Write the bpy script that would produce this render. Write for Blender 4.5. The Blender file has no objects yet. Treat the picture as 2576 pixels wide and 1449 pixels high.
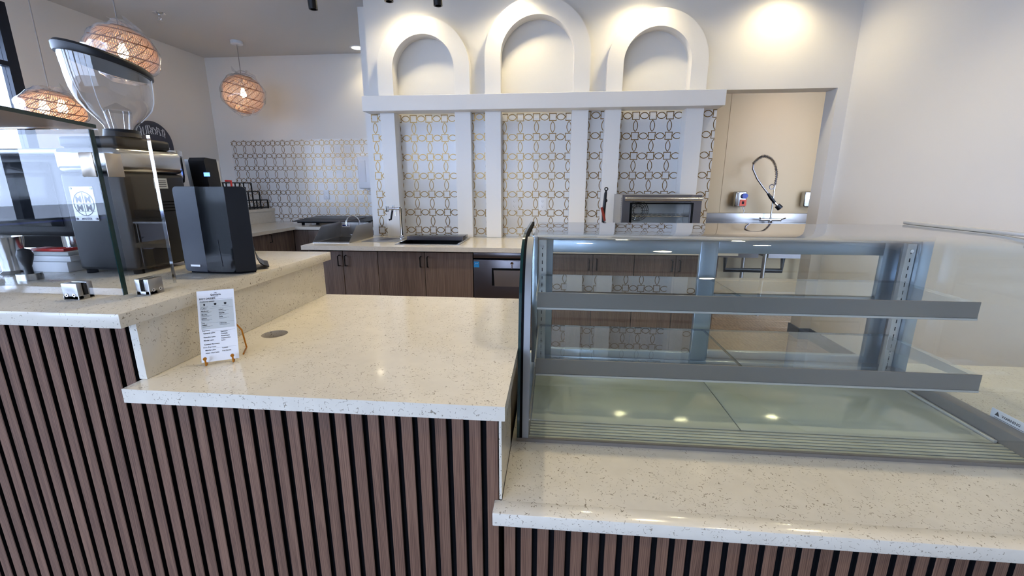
import bpy, bmesh, math, random
from mathutils import Vector, Matrix
random.seed(7)
scn = bpy.context.scene
COL = scn.collection
PI = math.pi

# ------------------------------------------------------------------ camera
H = 1.353                                    # eye height
FPX, PITCH, YAW = 1086.3, math.radians(13.28), math.radians(5.37)
cam_d = bpy.data.cameras.new('camera'); cam = bpy.data.objects.new('camera', cam_d); COL.objects.link(cam)
cam_d.sensor_width = 36.0; cam_d.lens = 36.0*FPX/2576.0; cam_d.clip_start = 0.02; cam_d.clip_end = 200
_f = Vector((-math.sin(YAW)*math.cos(PITCH), math.cos(YAW)*math.cos(PITCH), -math.sin(PITCH)))
_r = Vector((math.cos(YAW), math.sin(YAW), 0)); _u = _r.cross(_f)
cam.matrix_world = Matrix(((_r.x, _u.x, -_f.x, 0), (_r.y, _u.y, -_f.y, 0), (_r.z, _u.z, -_f.z, H), (0, 0, 0, 1)))
scn.camera = cam

# ------------------------------------------------------------------ world, exposure
SKY = (0.56, 0.70, 1.0); SKY_STRENGTH = 9.8
wd = bpy.data.worlds.new('overcast_sky'); scn.world = wd; wd.use_nodes = True
bg = wd.node_tree.nodes['Background']; bg.inputs['Color'].default_value = (*SKY, 1); bg.inputs['Strength'].default_value = SKY_STRENGTH
vs = scn.view_settings
vs.view_transform = 'Standard'; vs.look = 'None'; vs.gamma = 1.0; vs.use_curve_mapping = False
vs.exposure = 0.06
cy = scn.cycles
cy.use_denoising = True; cy.max_bounces = 6; cy.diffuse_bounces = 3; cy.glossy_bounces = 3
cy.use_adaptive_sampling = True; cy.adaptive_threshold = 0.2; cy.adaptive_min_samples = 16
cy.transmission_bounces = 4; cy.transparent_max_bounces = 24
cy.caustics_reflective = False; cy.caustics_refractive = False; cy.sample_clamp_indirect = 6.0
WARM = (1.0, 0.82, 0.50)
DOWN_W = 44.0

def portal(name, loc, rot, sx, sy):
    l = bpy.data.lights.new(name, 'AREA'); l.shape = 'RECTANGLE'; l.size = sx; l.size_y = sy
    l.cycles.is_portal = True
    o = bpy.data.objects.new(name, l); o.location = loc; o.rotation_euler = rot; COL.objects.link(o)
portal('window_portal', (-4.38, 0.2, 1.85), (0, -PI/2, 0), 1.7, 6.3)
portal('window_portal', (-2.35, -3.28, 1.45), (PI/2, 0, 0), 3.8, 2.6)

# ------------------------------------------------------------------ materials
def lin(c):
    return tuple(((v/255.0)/12.92 if v/255.0 <= 0.04045 else ((v/255.0+0.055)/1.055)**2.4) for v in c)
MATS = {}
def mat(name, rgb, rough=0.5, metal=0.0, spec=0.5, coat=0.0, emit=None, estr=0.0, aniso=0.0):
    m = bpy.data.materials.new(name); m.use_nodes = True
    b = m.node_tree.nodes['Principled BSDF']
    b.inputs['Base Color'].default_value = (*lin(rgb), 1); b.inputs['Roughness'].default_value = rough
    b.inputs['Metallic'].default_value = metal; b.inputs['Specular IOR Level'].default_value = spec
    b.inputs['Coat Weight'].default_value = coat; b.inputs['Coat Roughness'].default_value = 0.03
    if emit: b.inputs['Emission Color'].default_value = (*emit, 1); b.inputs['Emission Strength'].default_value = estr
    MATS[name] = m
    return m
def nt(m):
    return m.node_tree.nodes, m.node_tree.links, m.node_tree.nodes['Principled BSDF']
def add(n, kind, **kw):
    x = n.new(kind)
    for k, v in kw.items(): setattr(x, k, v)
    return x
def math_node(n, l, op, a, b=None, clamp=False):
    x = n.new('ShaderNodeMath'); x.operation = op; x.use_clamp = clamp
    for i, v in enumerate((a, b)):
        if v is None: continue
        if isinstance(v, (int, float)): x.inputs[i].default_value = v
        else: l.new(v, x.inputs[i])
    return x.outputs[0]
def mixcol(n, l, fac, a, b):
    x = n.new('ShaderNodeMix'); x.data_type = 'RGBA'
    if isinstance(fac, (int, float)): x.inputs[0].default_value = fac
    else: l.new(fac, x.inputs[0])
    for i, v in ((6, a), (7, b)):
        if isinstance(v, tuple): x.inputs[i].default_value = (*v, 1)
        else: l.new(v, x.inputs[i])
    return x.outputs[2]

def make_quartz(name, base, fleck, scale=210.0, amount=0.40):
    m = mat(name, base, rough=0.13, spec=0.5, coat=0.15)
    n, l, b = nt(m)
    geo = add(n, 'ShaderNodeNewGeometry')
    nz = add(n, 'ShaderNodeTexNoise'); nz.inputs['Scale'].default_value = 55; nz.inputs['Detail'].default_value = 2
    l.new(geo.outputs['Position'], nz.inputs['Vector'])
    vm = add(n, 'ShaderNodeVectorMath', operation='MULTIPLY_ADD')
    l.new(nz.outputs['Color'], vm.inputs[0]); vm.inputs[1].default_value = (0.030, 0.030, 0.030); l.new(geo.outputs['Position'], vm.inputs[2])
    v = add(n, 'ShaderNodeTexVoronoi'); v.inputs['Scale'].default_value = scale; l.new(vm.outputs[0], v.inputs['Vector'])
    sep = add(n, 'ShaderNodeSeparateColor'); l.new(v.outputs['Color'], sep.inputs[0])
    n1 = add(n, 'ShaderNodeTexNoise'); n1.inputs['Scale'].default_value = scale*0.42; n1.inputs['Detail'].default_value = 0.5; l.new(geo.outputs['Position'], n1.inputs['Vector'])
    near = math_node(n, l, 'LESS_THAN', math_node(n, l, 'ABSOLUTE', math_node(n, l, 'SUBTRACT', n1.outputs[0], 0.5)), 0.024)
    pick = math_node(n, l, 'MULTIPLY', math_node(n, l, 'GREATER_THAN', sep.outputs[0], 1-amount), math_node(n, l, 'LESS_THAN', v.outputs['Distance'], 0.62))
    big = add(n, 'ShaderNodeTexNoise'); big.inputs['Scale'].default_value = 9; l.new(geo.outputs['Position'], big.inputs['Vector'])
    clump = math_node(n, l, 'GREATER_THAN', big.outputs[0], 0.40)
    f = math_node(n, l, 'MULTIPLY', math_node(n, l, 'MULTIPLY', near, pick), clump)
    shade = mixcol(n, l, sep.outputs[1], lin(fleck), lin(tuple(int(0.45*a+0.55*c) for a, c in zip(base, fleck))))
    soft = add(n, 'ShaderNodeTexNoise'); soft.inputs['Scale'].default_value = 24; soft.inputs['Detail'].default_value = 4; l.new(geo.outputs['Position'], soft.inputs['Vector'])
    bc = mixcol(n, l, soft.outputs[0], lin(base), lin(tuple(max(0, c-16) for c in base)))
    l.new(mixcol(n, l, f, bc, shade), b.inputs['Base Color'])
    return m
make_quartz('quartz', (226, 220, 207), (138, 128, 112))
make_quartz('quartz_fine', (222, 216, 203), (176, 169, 156), scale=330, amount=0.55)

def make_wood(name, a, c, sx=60.0, sz=2.2, rough=0.45, rand=0.5):
    m = mat(name, a, rough=rough, spec=0.4)
    n, l, b = nt(m)
    geo = add(n, 'ShaderNodeNewGeometry'); oi = add(n, 'ShaderNodeObjectInfo')
    mp = add(n, 'ShaderNodeMapping'); mp.inputs['Scale'].default_value = (sx, sx, sz)
    off = add(n, 'ShaderNodeCombineXYZ'); l.new(math_node(n, l, 'MULTIPLY', oi.outputs['Random'], 40.0), off.inputs[2])
    l.new(geo.outputs['Position'], mp.inputs['Vector']); l.new(off.outputs[0], mp.inputs['Location'])
    nz = add(n, 'ShaderNodeTexNoise'); nz.inputs['Scale'].default_value = 1.0; nz.inputs['Detail'].default_value = 6; nz.inputs['Distortion'].default_value = 1.2
    l.new(mp.outputs[0], nz.inputs['Vector'])
    wv = add(n, 'ShaderNodeTexWave'); wv.inputs['Scale'].default_value = 1.4; wv.inputs['Distortion'].default_value = 9; wv.inputs['Detail'].default_value = 3
    mp2 = add(n, 'ShaderNodeMapping'); mp2.inputs['Scale'].default_value = (sx*0.8, sx*0.8, sz*0.9); l.new(geo.outputs['Position'], mp2.inputs['Vector']); l.new(off.outputs[0], mp2.inputs['Location'])
    l.new(mp2.outputs[0], wv.inputs['Vector'])
    g = math_node(n, l, 'ADD', math_node(n, l, 'MULTIPLY', nz.outputs[0], 0.75), math_node(n, l, 'MULTIPLY', wv.outputs[0], 0.25))
    ramp = add(n, 'ShaderNodeValToRGB'); ramp.color_ramp.elements[0].position = 0.3; ramp.color_ramp.elements[1].position = 0.7
    ramp.color_ramp.elements[0].color = (*lin(c), 1); ramp.color_ramp.elements[1].color = (*lin(a), 1)
    l.new(g, ramp.inputs[0])
    hs = add(n, 'ShaderNodeHueSaturation'); l.new(ramp.outputs[0], hs.inputs['Color'])
    l.new(math_node(n, l, 'ADD', math_node(n, l, 'MULTIPLY', oi.outputs['Random'], 0.30*rand), 1-0.15*rand), hs.inputs['Value'])
    l.new(hs.outputs[0], b.inputs['Base Color'])
    bp = add(n, 'ShaderNodeBump'); bp.inputs['Strength'].default_value = 0.12; bp.inputs['Distance'].default_value = 0.002
    l.new(g, bp.inputs['Height']); l.new(bp.outputs[0], b.inputs['Normal'])
    return m
make_wood('slat_wood', (128, 97, 79), (87, 62, 50), sx=70, sz=3.0, rand=0.6)
make_wood('cabinet_wood', (126, 108, 96), (92, 77, 68), sx=26, sz=1.6, rand=0.35)
make_wood('floor_wood', (176, 146, 116), (140, 112, 86), sx=8, sz=8, rand=0.3)

def make_glass(name, tint, boost=1.9, rough=0.0, refl=1.0):
    m = bpy.data.materials.new(name); m.use_nodes = True
    n, l = m.node_tree.nodes, m.node_tree.links
    n.remove(n['Principled BSDF']); out = n['Material Output']
    tr = add(n, 'ShaderNodeBsdfTransparent'); tr.inputs[0].default_value = (*tint, 1)
    gl = add(n, 'ShaderNodeBsdfGlossy'); gl.inputs['Roughness'].default_value = rough
    fr = add(n, 'ShaderNodeFresnel'); fr.inputs['IOR'].default_value = 1.5
    geo = add(n, 'ShaderNodeNewGeometry')
    front = math_node(n, l, 'SUBTRACT', 1.0, geo.outputs['Backfacing'])
    f = math_node(n, l, 'MULTIPLY', math_node(n, l, 'MULTIPLY', fr.outputs[0], boost*refl, clamp=True), front, clamp=True)
    mx = add(n, 'ShaderNodeMixShader'); l.new(f, mx.inputs[0]); l.new(tr.outputs[0], mx.inputs[1]); l.new(gl.outputs[0], mx.inputs[2])
    l.new(mx.outputs[0], out.inputs['Surface'])
    MATS[name] = m
    return m
make_glass('glass', (0.985, 0.992, 0.99))
make_glass('glass_case', (0.955, 0.972, 0.962))
make_glass('glass_shelf', (0.93, 0.962, 0.946))
make_glass('glass_window', (0.97, 0.98, 0.99))
make_glass('clear_plastic', (0.965, 0.965, 0.975), boost=2.2)
make_glass('plastic_wrap', (0.93, 0.93, 0.945), boost=3.4, rough=0.12)
_n, _l = MATS['plastic_wrap'].node_tree.nodes, MATS['plastic_wrap'].node_tree.links
_d = _n.new('ShaderNodeBsdfDiffuse'); _d.inputs[0].default_value = (0.85, 0.85, 0.88, 1); _x = _n.new('ShaderNodeMixShader'); _x.inputs[0].default_value = 0.10
_o = _n['Material Output']; _s = _o.inputs['Surface'].links[0].from_socket; _l.new(_s, _x.inputs[1]); _l.new(_d.outputs[0], _x.inputs[2]); _l.new(_x.outputs[0], _o.inputs['Surface'])

def make_paint(name, rgb, rough=0.55, spec=0.35):
    m = mat(name, rgb, rough=rough, spec=spec)
    n, l, b = nt(m)
    geo = add(n, 'ShaderNodeNewGeometry'); nz = add(n, 'ShaderNodeTexNoise'); nz.inputs['Scale'].default_value = 160; nz.inputs['Detail'].default_value = 3
    l.new(geo.outputs['Position'], nz.inputs['Vector'])
    bp = add(n, 'ShaderNodeBump'); bp.inputs['Strength'].default_value = 0.06; bp.inputs['Distance'].default_value = 0.002
    l.new(nz.outputs[0], bp.inputs['Height']); l.new(bp.outputs[0], b.inputs['Normal'])
make_paint('wall_paint', (232, 230, 226)); make_paint('ceiling_paint', (206, 205, 204)); make_paint('trim_paint', (238, 236, 232), rough=0.35)
make_paint('beige_panel', (202, 176, 136), rough=0.4)
mat('tile_white', (228, 227, 225), rough=0.14, spec=0.32)
mat('gold', (138, 108, 60), rough=0.30, metal=1.0)
mat('brass', (190, 128, 52), rough=0.28, metal=1.0)
mat('felt_black', (16, 17, 20), rough=0.95, spec=0.1)
mat('black_gloss', (5, 6, 8), rough=0.07, spec=0.22)
mat('black_satin', (18, 19, 23), rough=0.38, spec=0.35)
mat('slate_satin', (30, 36, 48), rough=0.30, spec=0.4)
mat('grey_black', (22, 23, 27), rough=0.42, spec=0.3)
mat('black_metal', (18, 18, 20), rough=0.35, metal=0.4)
mat('frame_dark', (22, 30, 44), rough=0.4, metal=0.3)
mat('steel', (190, 190, 190), rough=0.20, metal=1.0)
mat('steel_brushed', (170, 168, 166), rough=0.32, metal=1.0)
mat('dark_steel', (118, 114, 116), rough=0.30, metal=1.0)
mat('chrome', (225, 226, 230), rough=0.05, metal=1.0)
mat('aluminium', (176, 190, 204), rough=0.30, metal=0.75)
mat('aluminium_pale', (206, 206, 204), rough=0.35, metal=0.5)
mat('aluminium_mid', (142, 145, 148), rough=0.4, metal=0.3)
mat('rail_taupe', (128, 123, 118), rough=0.35, metal=0.25)
mat('deck_cream', (178, 183, 172), rough=0.12, spec=0.5)
mat('glass_edge', (8, 46, 46), rough=0.10, spec=0.6)
mat('white_plastic', (236, 238, 242), rough=0.3)
mat('white_paper', (240, 241, 245), rough=0.7, spec=0.2)
mat('grey_paper', (206, 210, 210), rough=0.8, spec=0.1)
mat('ink', (38, 38, 42), rough=0.8, spec=0.1)
mat('ink_grey', (96, 98, 104), rough=0.8, spec=0.1)
mat('beige_clip', (196, 184, 168), rough=0.25, metal=0.6)
mat('sign_dark', (66, 70, 84), rough=0.6)
mat('chalk_white', (222, 226, 234), rough=0.7)
mat('rattan', (236, 204, 170), rough=0.6, spec=0.3)
mat('rattan_dark', (158, 112, 78), rough=0.6, spec=0.3)
mat('cord_grey', (150, 146, 142), rough=0.6)
mat('red_plastic', (190, 40, 34), rough=0.35)
mat('red_wood', (128, 40, 24), rough=0.4)
mat('blue_plastic', (24, 50, 150), rough=0.35)
mat('blue_label', (36, 150, 220), rough=0.5)
mat('orange_label', (226, 84, 48), rough=0.5)
mat('copper', (186, 118, 90), rough=0.18, metal=1.0)
mat('bronze_gloss', (214, 188, 164), rough=0.12, spec=0.5, coat=0.2)
mat('concrete', (150, 150, 150), rough=0.8)
mat('bulb_glow', (255, 230, 190), emit=(1.0, 0.78, 0.48), estr=30.0)
mat('lens_glow', (255, 246, 230), emit=(1.0, 0.86, 0.62), estr=14.0)
mat('display_blue', (10, 20, 60), emit=(0.10, 0.25, 1.0), estr=4.0)
# rattan lets some light through
for _n in ('rattan', 'rattan_dark'):
    _m = MATS[_n]; n, l, b = nt(_m); out = n['Material Output']
    t = add(n, 'ShaderNodeBsdfTranslucent'); t.inputs[0].default_value = b.inputs['Base Color'].default_value
    mx = add(n, 'ShaderNodeMixShader'); mx.inputs[0].default_value = 0.22
    l.new(b.outputs[0], mx.inputs[1]); l.new(t.outputs[0], mx.inputs[2]); l.new(mx.outputs[0], out.inputs['Surface'])

# ------------------------------------------------------------------ geometry helpers
WORLD = {}
def wloc(o):
    return WORLD.get(o.name, Vector((0, 0, 0))) if o else Vector((0, 0, 0))
def tag(o, label=None, cat=None, group=None, kind=None):
    if label: o['label'] = label
    if cat: o['category'] = cat
    if group: o['group'] = group
    if kind: o['kind'] = kind
    return o
def thing(name, label, cat, loc=(0, 0, 0), group=None, kind=None):
    o = bpy.data.objects.new(name, None); COL.objects.link(o); o.location = loc; o.empty_display_size = 0.1
    WORLD[o.name] = Vector(loc)
    return tag(o, label, cat, group, kind)
def copy_part(src, parent, name=None):
    o = src.copy(); COL.objects.link(o); o.parent = parent
    return o
class G:
    def __init__(s): s.v = []; s.f = []
    def addv(s, vs, fs):
        b = len(s.v); s.v += [tuple(v) for v in vs]; s.f += [tuple(i+b for i in f) for f in fs]; return s
    def box(s, x0, x1, y0, y1, z0, z1, bev=0.0, seg=2, rot=None, piv=None):
        if bev:
            bm = bmesh.new()
            vs = [bm.verts.new(p) for p in ((x0,y0,z0),(x1,y0,z0),(x1,y1,z0),(x0,y1,z0),(x0,y0,z1),(x1,y0,z1),(x1,y1,z1),(x0,y1,z1))]
            for f in ((3,2,1,0),(4,5,6,7),(0,1,5,4),(1,2,6,5),(2,3,7,6),(3,0,4,7)): bm.faces.new([vs[i] for i in f])
            bmesh.ops.bevel(bm, geom=bm.edges[:], offset=bev, segments=seg, affect='EDGES', profile=0.5)
            bm.verts.index_update()
            P = [Vector(v.co) for v in bm.verts]; F = [[v.index for v in f.verts] for f in bm.faces]; bm.free()
        else:
            P = [Vector(p) for p in ((x0,y0,z0),(x1,y0,z0),(x1,y1,z0),(x0,y1,z0),(x0,y0,z1),(x1,y0,z1),(x1,y1,z1),(x0,y1,z1))]
            F = ((3,2,1,0),(4,5,6,7),(0,1,5,4),(1,2,6,5),(2,3,7,6),(3,0,4,7))
        if rot is not None:
            pv = Vector(piv) if piv is not None else Vector(((x0+x1)/2, (y0+y1)/2, (z0+z1)/2))
            P = [rot @ (p-pv)+pv for p in P]
        return s.addv(P, F)
    def prism(s, poly, axis, a, b):
        n = len(poly)
        def P(u, w, t):
            return (t, u, w) if axis == 'x' else ((u, t, w) if axis == 'y' else (u, w, t))
        vs = [P(u, w, a) for u, w in poly]+[P(u, w, b) for u, w in poly]
        fs = [tuple(range(n-1, -1, -1)), tuple(range(n, 2*n))]+[(i, (i+1) % n, n+(i+1) % n, n+i) for i in range(n)]
        return s.addv(vs, fs)
    def cyl(s, p0, p1, r0, r1=None, n=20, caps=True):
        r1 = r0 if r1 is None else r1
        p0 = Vector(p0); p1 = Vector(p1); d = (p1-p0).normalized()
        a = d.orthogonal().normalized(); c = d.cross(a)
        vs = []
        for p, r in ((p0, r0), (p1, r1)):
            vs += [p+a*(r*math.cos(2*PI*i/n))+c*(r*math.sin(2*PI*i/n)) for i in range(n)]
        fs = [(i, (i+1) % n, n+(i+1) % n, n+i) for i in range(n)]
        if caps: fs += [tuple(range(n-1, -1, -1)), tuple(range(n, 2*n))]
        return s.addv(vs, fs)
    def tube(s, pts, r, n=8, closed=False, rad=None):
        pts = [Vector(p) for p in pts]; m = len(pts); vs = []; fs = []
        prev = None
        for i, p in enumerate(pts):
            if closed: d = pts[(i+1) % m]-pts[i-1]
            else: d = pts[min(i+1, m-1)]-pts[max(i-1, 0)]
            d.normalize()
            if prev is None: a = d.orthogonal().normalized()
            else:
                a = prev-d*prev.dot(d)
                a = a.normalized() if a.length > 1e-6 else d.orthogonal().normalized()
            prev = a; c = d.cross(a); rr = rad[i] if rad else r
            vs += [p+a*(rr*math.cos(2*PI*j/n))+c*(rr*math.sin(2*PI*j/n)) for j in range(n)]
        for i in range(m if closed else m-1):
            k = (i+1) % m
            fs += [(i*n+j, i*n+(j+1) % n, k*n+(j+1) % n, k*n+j) for j in range(n)]
        if not closed: fs += [tuple(range(n-1, -1, -1)), tuple(range((m-1)*n, m*n))]
        return s.addv(vs, fs)
    def lathe(s, c, prof, n=32, fn=None, cap0=False, cap1=False):
        vs = []; fs = []
        for i, (r, z) in enumerate(prof):
            for j in range(n):
                a = 2*PI*j/n
                p = Vector((c[0]+r*math.cos(a), c[1]+r*math.sin(a), c[2]+z))
                vs.append(fn(p, z) if fn else p)
        for i in range(len(prof)-1):
            fs += [(i*n+j, i*n+(j+1) % n, (i+1)*n+(j+1) % n, (i+1)*n+j) for j in range(n)]
        if cap0: fs.append(tuple(range(n-1, -1, -1)))
        if cap1: fs.append(tuple(range((len(prof)-1)*n, len(prof)*n)))
        return s.addv(vs, fs)
    def quad(s, a, b, c, d): return s.addv([a, b, c, d], [(0, 1, 2, 3)])
    def mesh(s, name, off=(0, 0, 0), smooth=40):
        me = bpy.data.meshes.new(name); o = Vector(off)
        me.from_pydata([Vector(v)-o for v in s.v], [], s.f); me.validate()
        if smooth:
            me.shade_smooth(); me.set_sharp_from_angle(angle=math.radians(smooth))
        return me
    def obj(s, name, m, parent=None, label=None, cat=None, group=None, kind=None, smooth=40):
        if parent: off = wloc(parent)
        else:
            xs = [v[0] for v in s.v]; ys = [v[1] for v in s.v]; zs = [v[2] for v in s.v]
            off = Vector(((min(xs)+max(xs))/2, (min(ys)+max(ys))/2, min(zs)))
        me = s.mesh(name, off, smooth); me.materials.append(MATS[m])
        o = bpy.data.objects.new(name, me); COL.objects.link(o)
        if parent: o.parent = parent; WORLD[o.name] = off.copy()
        else: o.location = off; WORLD[o.name] = off.copy()
        return tag(o, label, cat, group, kind)
def box(name, m, b, parent=None, bev=0.0, **kw):
    return G().box(*b, bev=bev).obj(name, m, parent, **kw)
def struct(name, m, *boxes, parent=None, bev=0.0, label=None):
    g = G()
    for b in boxes: g.box(*b, bev=bev)
    return g.obj(name, m, parent, label=label, kind='structure')
def link_shared(name, me, parent, pos, rot=None, label=None):
    o = bpy.data.objects.new(name, me); COL.objects.link(o); o.parent = parent
    o.location = Vector(pos)-wloc(parent)
    if rot: o.rotation_euler = rot
    if label: o['label'] = label
    return o
def text(name, s, size, org, right, up, m, parent, align='LEFT', bold=0.0, lift=0.0004):
    cu = bpy.data.curves.new(name, 'FONT'); cu.body = s; cu.size = size; cu.align_x = align; cu.resolution_u = 2
    cu.offset = bold
    t = bpy.data.objects.new(name+'_tmp', cu); COL.objects.link(t)
    dg = bpy.context.evaluated_depsgraph_get()
    me = bpy.data.meshes.new_from_object(t.evaluated_get(dg)); bpy.data.objects.remove(t); bpy.data.curves.remove(cu)
    r = Vector(right).normalized(); u = Vector(up).normalized(); nn = r.cross(u); o0 = Vector(org)+nn*lift-wloc(parent)
    for v in me.vertices: v.co = o0+r*v.co.x+u*v.co.y
    me.materials.clear(); me.materials.append(MATS[m]); me.name = name
    o = bpy.data.objects.new(name, me); COL.objects.link(o); o.parent = parent; WORLD[o.name] = wloc(parent).copy()
    return o
def arc(cx, cz, r, a0, a1, n): return [(cx+r*math.cos(a0+(a1-a0)*i/n), cz+r*math.sin(a0+(a1-a0)*i/n)) for i in range(n+1)]

# ================================================================== SETTING
ZC = 2.883
XL, XR, YF, YB, YW = -4.30, 2.335, -3.20, 5.42, 3.95
struct('floor', 'concrete', (-4.4, 3.5, -3.3, 5.6, -0.10, -0.012), label='plain floor of the cafe room')
FLOOR = bpy.data.objects['floor']
me = G().box(-0.598, 0.598, -0.098, 0.098, 0, 0.012, bev=0.0015, seg=1).mesh('floor_plank'); me.materials.append(MATS['floor_wood'])
for r in range(17):
    for k in range(6):
        link_shared('floor_plank', me, FLOOR, (-2.9+1.2*k+(0.4 if r % 2 else 0), 1.98+0.2*r, -0.012))
struct('ceiling', 'ceiling_paint', (-4.4, 3.5, -3.3, 5.6, ZC, ZC+0.1))
struct('wall_rear', 'wall_paint', (-4.4, -1.6, YB, YB+0.1, 0, ZC), label='white rear wall of the drink station')
struct('wall_right', 'wall_paint', (XR, XR+0.12, -3.3, 4.107, 0, ZC))
struct('wall_washroom', 'beige_panel', (0.8, 3.5, 5.30, 5.4, 0, ZC), (3.4, 3.5, 4.107, 5.3, 0, ZC), (0.7, 0.8, 4.107, 5.4, 0, ZC), label='beige panelled wall of the wash-up room seen through doorway')
G().box(1.926, 1.934, 5.2965, 5.2999, 0.3, ZC).obj('panel_strip', 'beige_panel', bpy.data.objects['wall_washroom'])
struct('wall_partition', 'wall_paint', (-1.75, -1.63, 4.107, YB, 0, ZC))

# --- arch wall with three recesses
ARCH = [(-1.118, 0.265, 0.397, 2.314), (-0.158, 0.301, 0.4345, 2.393), (0.806, 0.266, 0.395, 2.314)]
g = G(); YN = 4.010; Z0 = 0.86
xs = [-1.63]
NA = 28
for cx, ri, ro, zs in ARCH:
    r = ri+0.006; x0, x1 = cx-r, cx+r
    g.quad((xs[-1], YW, 0), (x0, YW, 0), (x0, YW, ZC), (xs[-1], YW, ZC))
    g.quad((x0, YW, 0), (x1, YW, 0), (x1, YW, Z0), (x0, YW, Z0))
    pts = [(cx-r*math.cos(PI*i/NA), zs+r*math.sin(PI*i/NA)) for i in range(NA+1)]
    for (ax, az), (bx, bz) in zip(pts, pts[1:]):
        g.quad((ax, YW, az), (bx, YW, bz), (bx, YW, ZC), (ax, YW, ZC))
        g.quad((ax, YN, az), (bx, YN, bz), (bx, YW, bz), (ax, YW, az))
    g.quad((x0, YW, Z0), (x0, YN, Z0), (x0, YN, zs), (x0, YW, zs)); g.quad((x1, YN, Z0), (x1, YW, Z0), (x1, YW, zs), (x1, YN, zs))
    g.quad((x0, YW, Z0), (x1, YW, Z0), (x1, YN, Z0), (x0, YN, Z0))
    b0 = len(g.v); poly = [(x0, YN, Z0), (x1, YN, Z0)]+[(x, YN, z) for x, z in reversed(pts)]
    g.addv(poly, [tuple(range(len(poly)))])
    xs.append(x1)
g.quad((xs[-1], YW, 0), (1.33, YW, 0), (1.33, YW, ZC), (xs[-1], YW, ZC))
g.quad((1.33, YW, 0), (1.33, 4.107, 0), (1.33, 4.107, ZC), (1.33, YW, ZC)); g.quad((-1.63, 4.107, 0), (-1.63, YW, 0), (-1.63, YW, ZC), (-1.63, 4.107, ZC))
g.quad((1.33, 4.107, 0), (-1.63, 4.107, 0), (-1.63, 4.107, ZC), (1.33, 4.107, ZC))
g.obj('wall_back', 'wall_paint', label='white wall with three arched recesses behind the counter', kind='structure', smooth=30)
struct('wall_doorway', 'wall_paint', (1.33, 2.244, YW, 4.107, 2.117, ZC), (2.244, XR, YW, 4.107, 0, ZC), label='white wall around the wash-up room doorway')
struct('baseboard_right', 'grey_black', (2.232, 2.244, YW-0.012, 4.12, 0, 0.10), (2.244, XR, YW-0.012, YW, 0, 0.10), (XR-0.012, XR, 1.9, YW, 0, 0.10))

# --- arch surrounds, ledge and pilasters
YP = 3.870
names = ['left small', 'tall middle', 'right small']
for k, (cx, ri, ro, zs) in enumerate(ARCH):
    zb = 2.088
    outer = [(cx-ro, zb)]+[(cx-ro*math.cos(PI*i/40), zs+ro*math.sin(PI*i/40)) for i in range(41)]+[(cx+ro, zb)]
    inner = [(cx-ri, zb)]+[(cx-ri*math.cos(PI*i/40), zs+ri*math.sin(PI*i/40)) for i in range(41)]+[(cx+ri, zb)]
    g = G(); m = len(outer)
    vs = [(x, YP, z) for x, z in outer]+[(x, YP, z) for x, z in inner]+[(x, YW, z) for x, z in outer]+[(x, YW, z) for x, z in inner]
    fs = []
    for i in range(m-1):
        fs += [(i, m+i, m+i+1, i+1), (i, i+1, 2*m+i+1, 2*m+i), (m+i+1, m+i, 3*m+i, 3*m+i+1), (3*m+i, 2*m+i, 2*m+i+1, 3*m+i+1)]
    g.addv(vs, fs)
    g.obj('trim_%d' % (k+1), 'trim_paint', label='white round-topped arch surround, the %s one of three' % names[k], kind='structure', smooth=35)
G().box(-1.626, 1.327, 3.768, YW, 1.970, 2.089, bev=0.002, seg=1).obj('trim_4', 'trim_paint', label='long white ledge under the three arches', kind='structure')
PIL = [(-1.515, -1.388), (-0.856, -0.719), (-0.5945, -0.460), (0.138, 0.2755), (0.411, 0.542), (1.064, 1.202)]
for k, (a, b) in enumerate(PIL):
    g = G().box(a, b, YP, YW, 0.9005, 1.970, bev=0.0015, seg=1)
    if k in (0, 2, 4): g.box(b-0.012, b, YW, YN, 0.9005, 1.970)
    else: g.box(a, a+0.012, YW, YN, 0.9005, 1.970)
    g.obj('trim_%d' % (k+5), 'trim_paint', label='white pilaster number %d from the left under the ledge' % (k+1), kind='structure')

# --- left storefront wall
struct('wall_left', 'wall_paint', (XL-0.1, XL, 3.407, YB+0.1, 0, ZC), (XL-0.1, XL, -3.3, 3.407, 2.75, ZC), (XL-0.1, XL, -3.3, -2.95, 0, 2.75), label='white left wall with the storefront windows')
struct('wall_knee', 'grey_black', (XL-0.1, XL, -2.95, 3.407, 0, 1.035), label='dark low wall under the left storefront windows')
def storefront(name, label, axis, fixed, a0, a1, z0, z1, mull, trans, thick=0.07):
    w = thing(name, label, None, (fixed if axis == 'y' else (a0+a1)/2, (a0+a1)/2 if axis == 'y' else fixed, z0), kind='structure')
    def bx(nm, m, u0, u1, v0, v1, d0=-thick, d1=0.0):
        b = (fixed+d0, fixed+d1, u0, u1, v0, v1) if axis == 'y' else (u0, u1, fixed+d0, fixed+d1, v0, v1)
        return box(nm, m, b, w)
    bx('jamb', 'frame_dark', a0, a0+0.075, z0, z1); bx('jamb', 'frame_dark', a1-0.075, a1, z0, z1)
    bx('sill', 'frame_dark', a0+0.075, a1-0.075, z0, z0+0.05); bx('head', 'frame_dark', a0+0.075, a1-0.075, z1-0.05, z1)
    ed = [a0+0.075]+mull+[a1-0.075]
    for q in mull: bx('mullion', 'frame_dark', q-0.0375, q+0.0375, z0+0.05, z1-0.05)
    for i in range(len(ed)-1):
        u0 = ed[i]+(0.0375 if i else 0); u1 = ed[i+1]-(0.0375 if i < len(ed)-2 else 0)
        if trans: bx('transom_bar', 'frame_dark', u0, u1, trans, trans+0.035)
        zz = [z0+0.05]+([trans, trans+0.035] if trans else [])+[z1-0.05]
        for j in range(0, len(zz), 2): bx('pane', 'glass_window', u0, u1, zz[j], zz[j+1], -0.04, -0.034)
    return w
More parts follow.
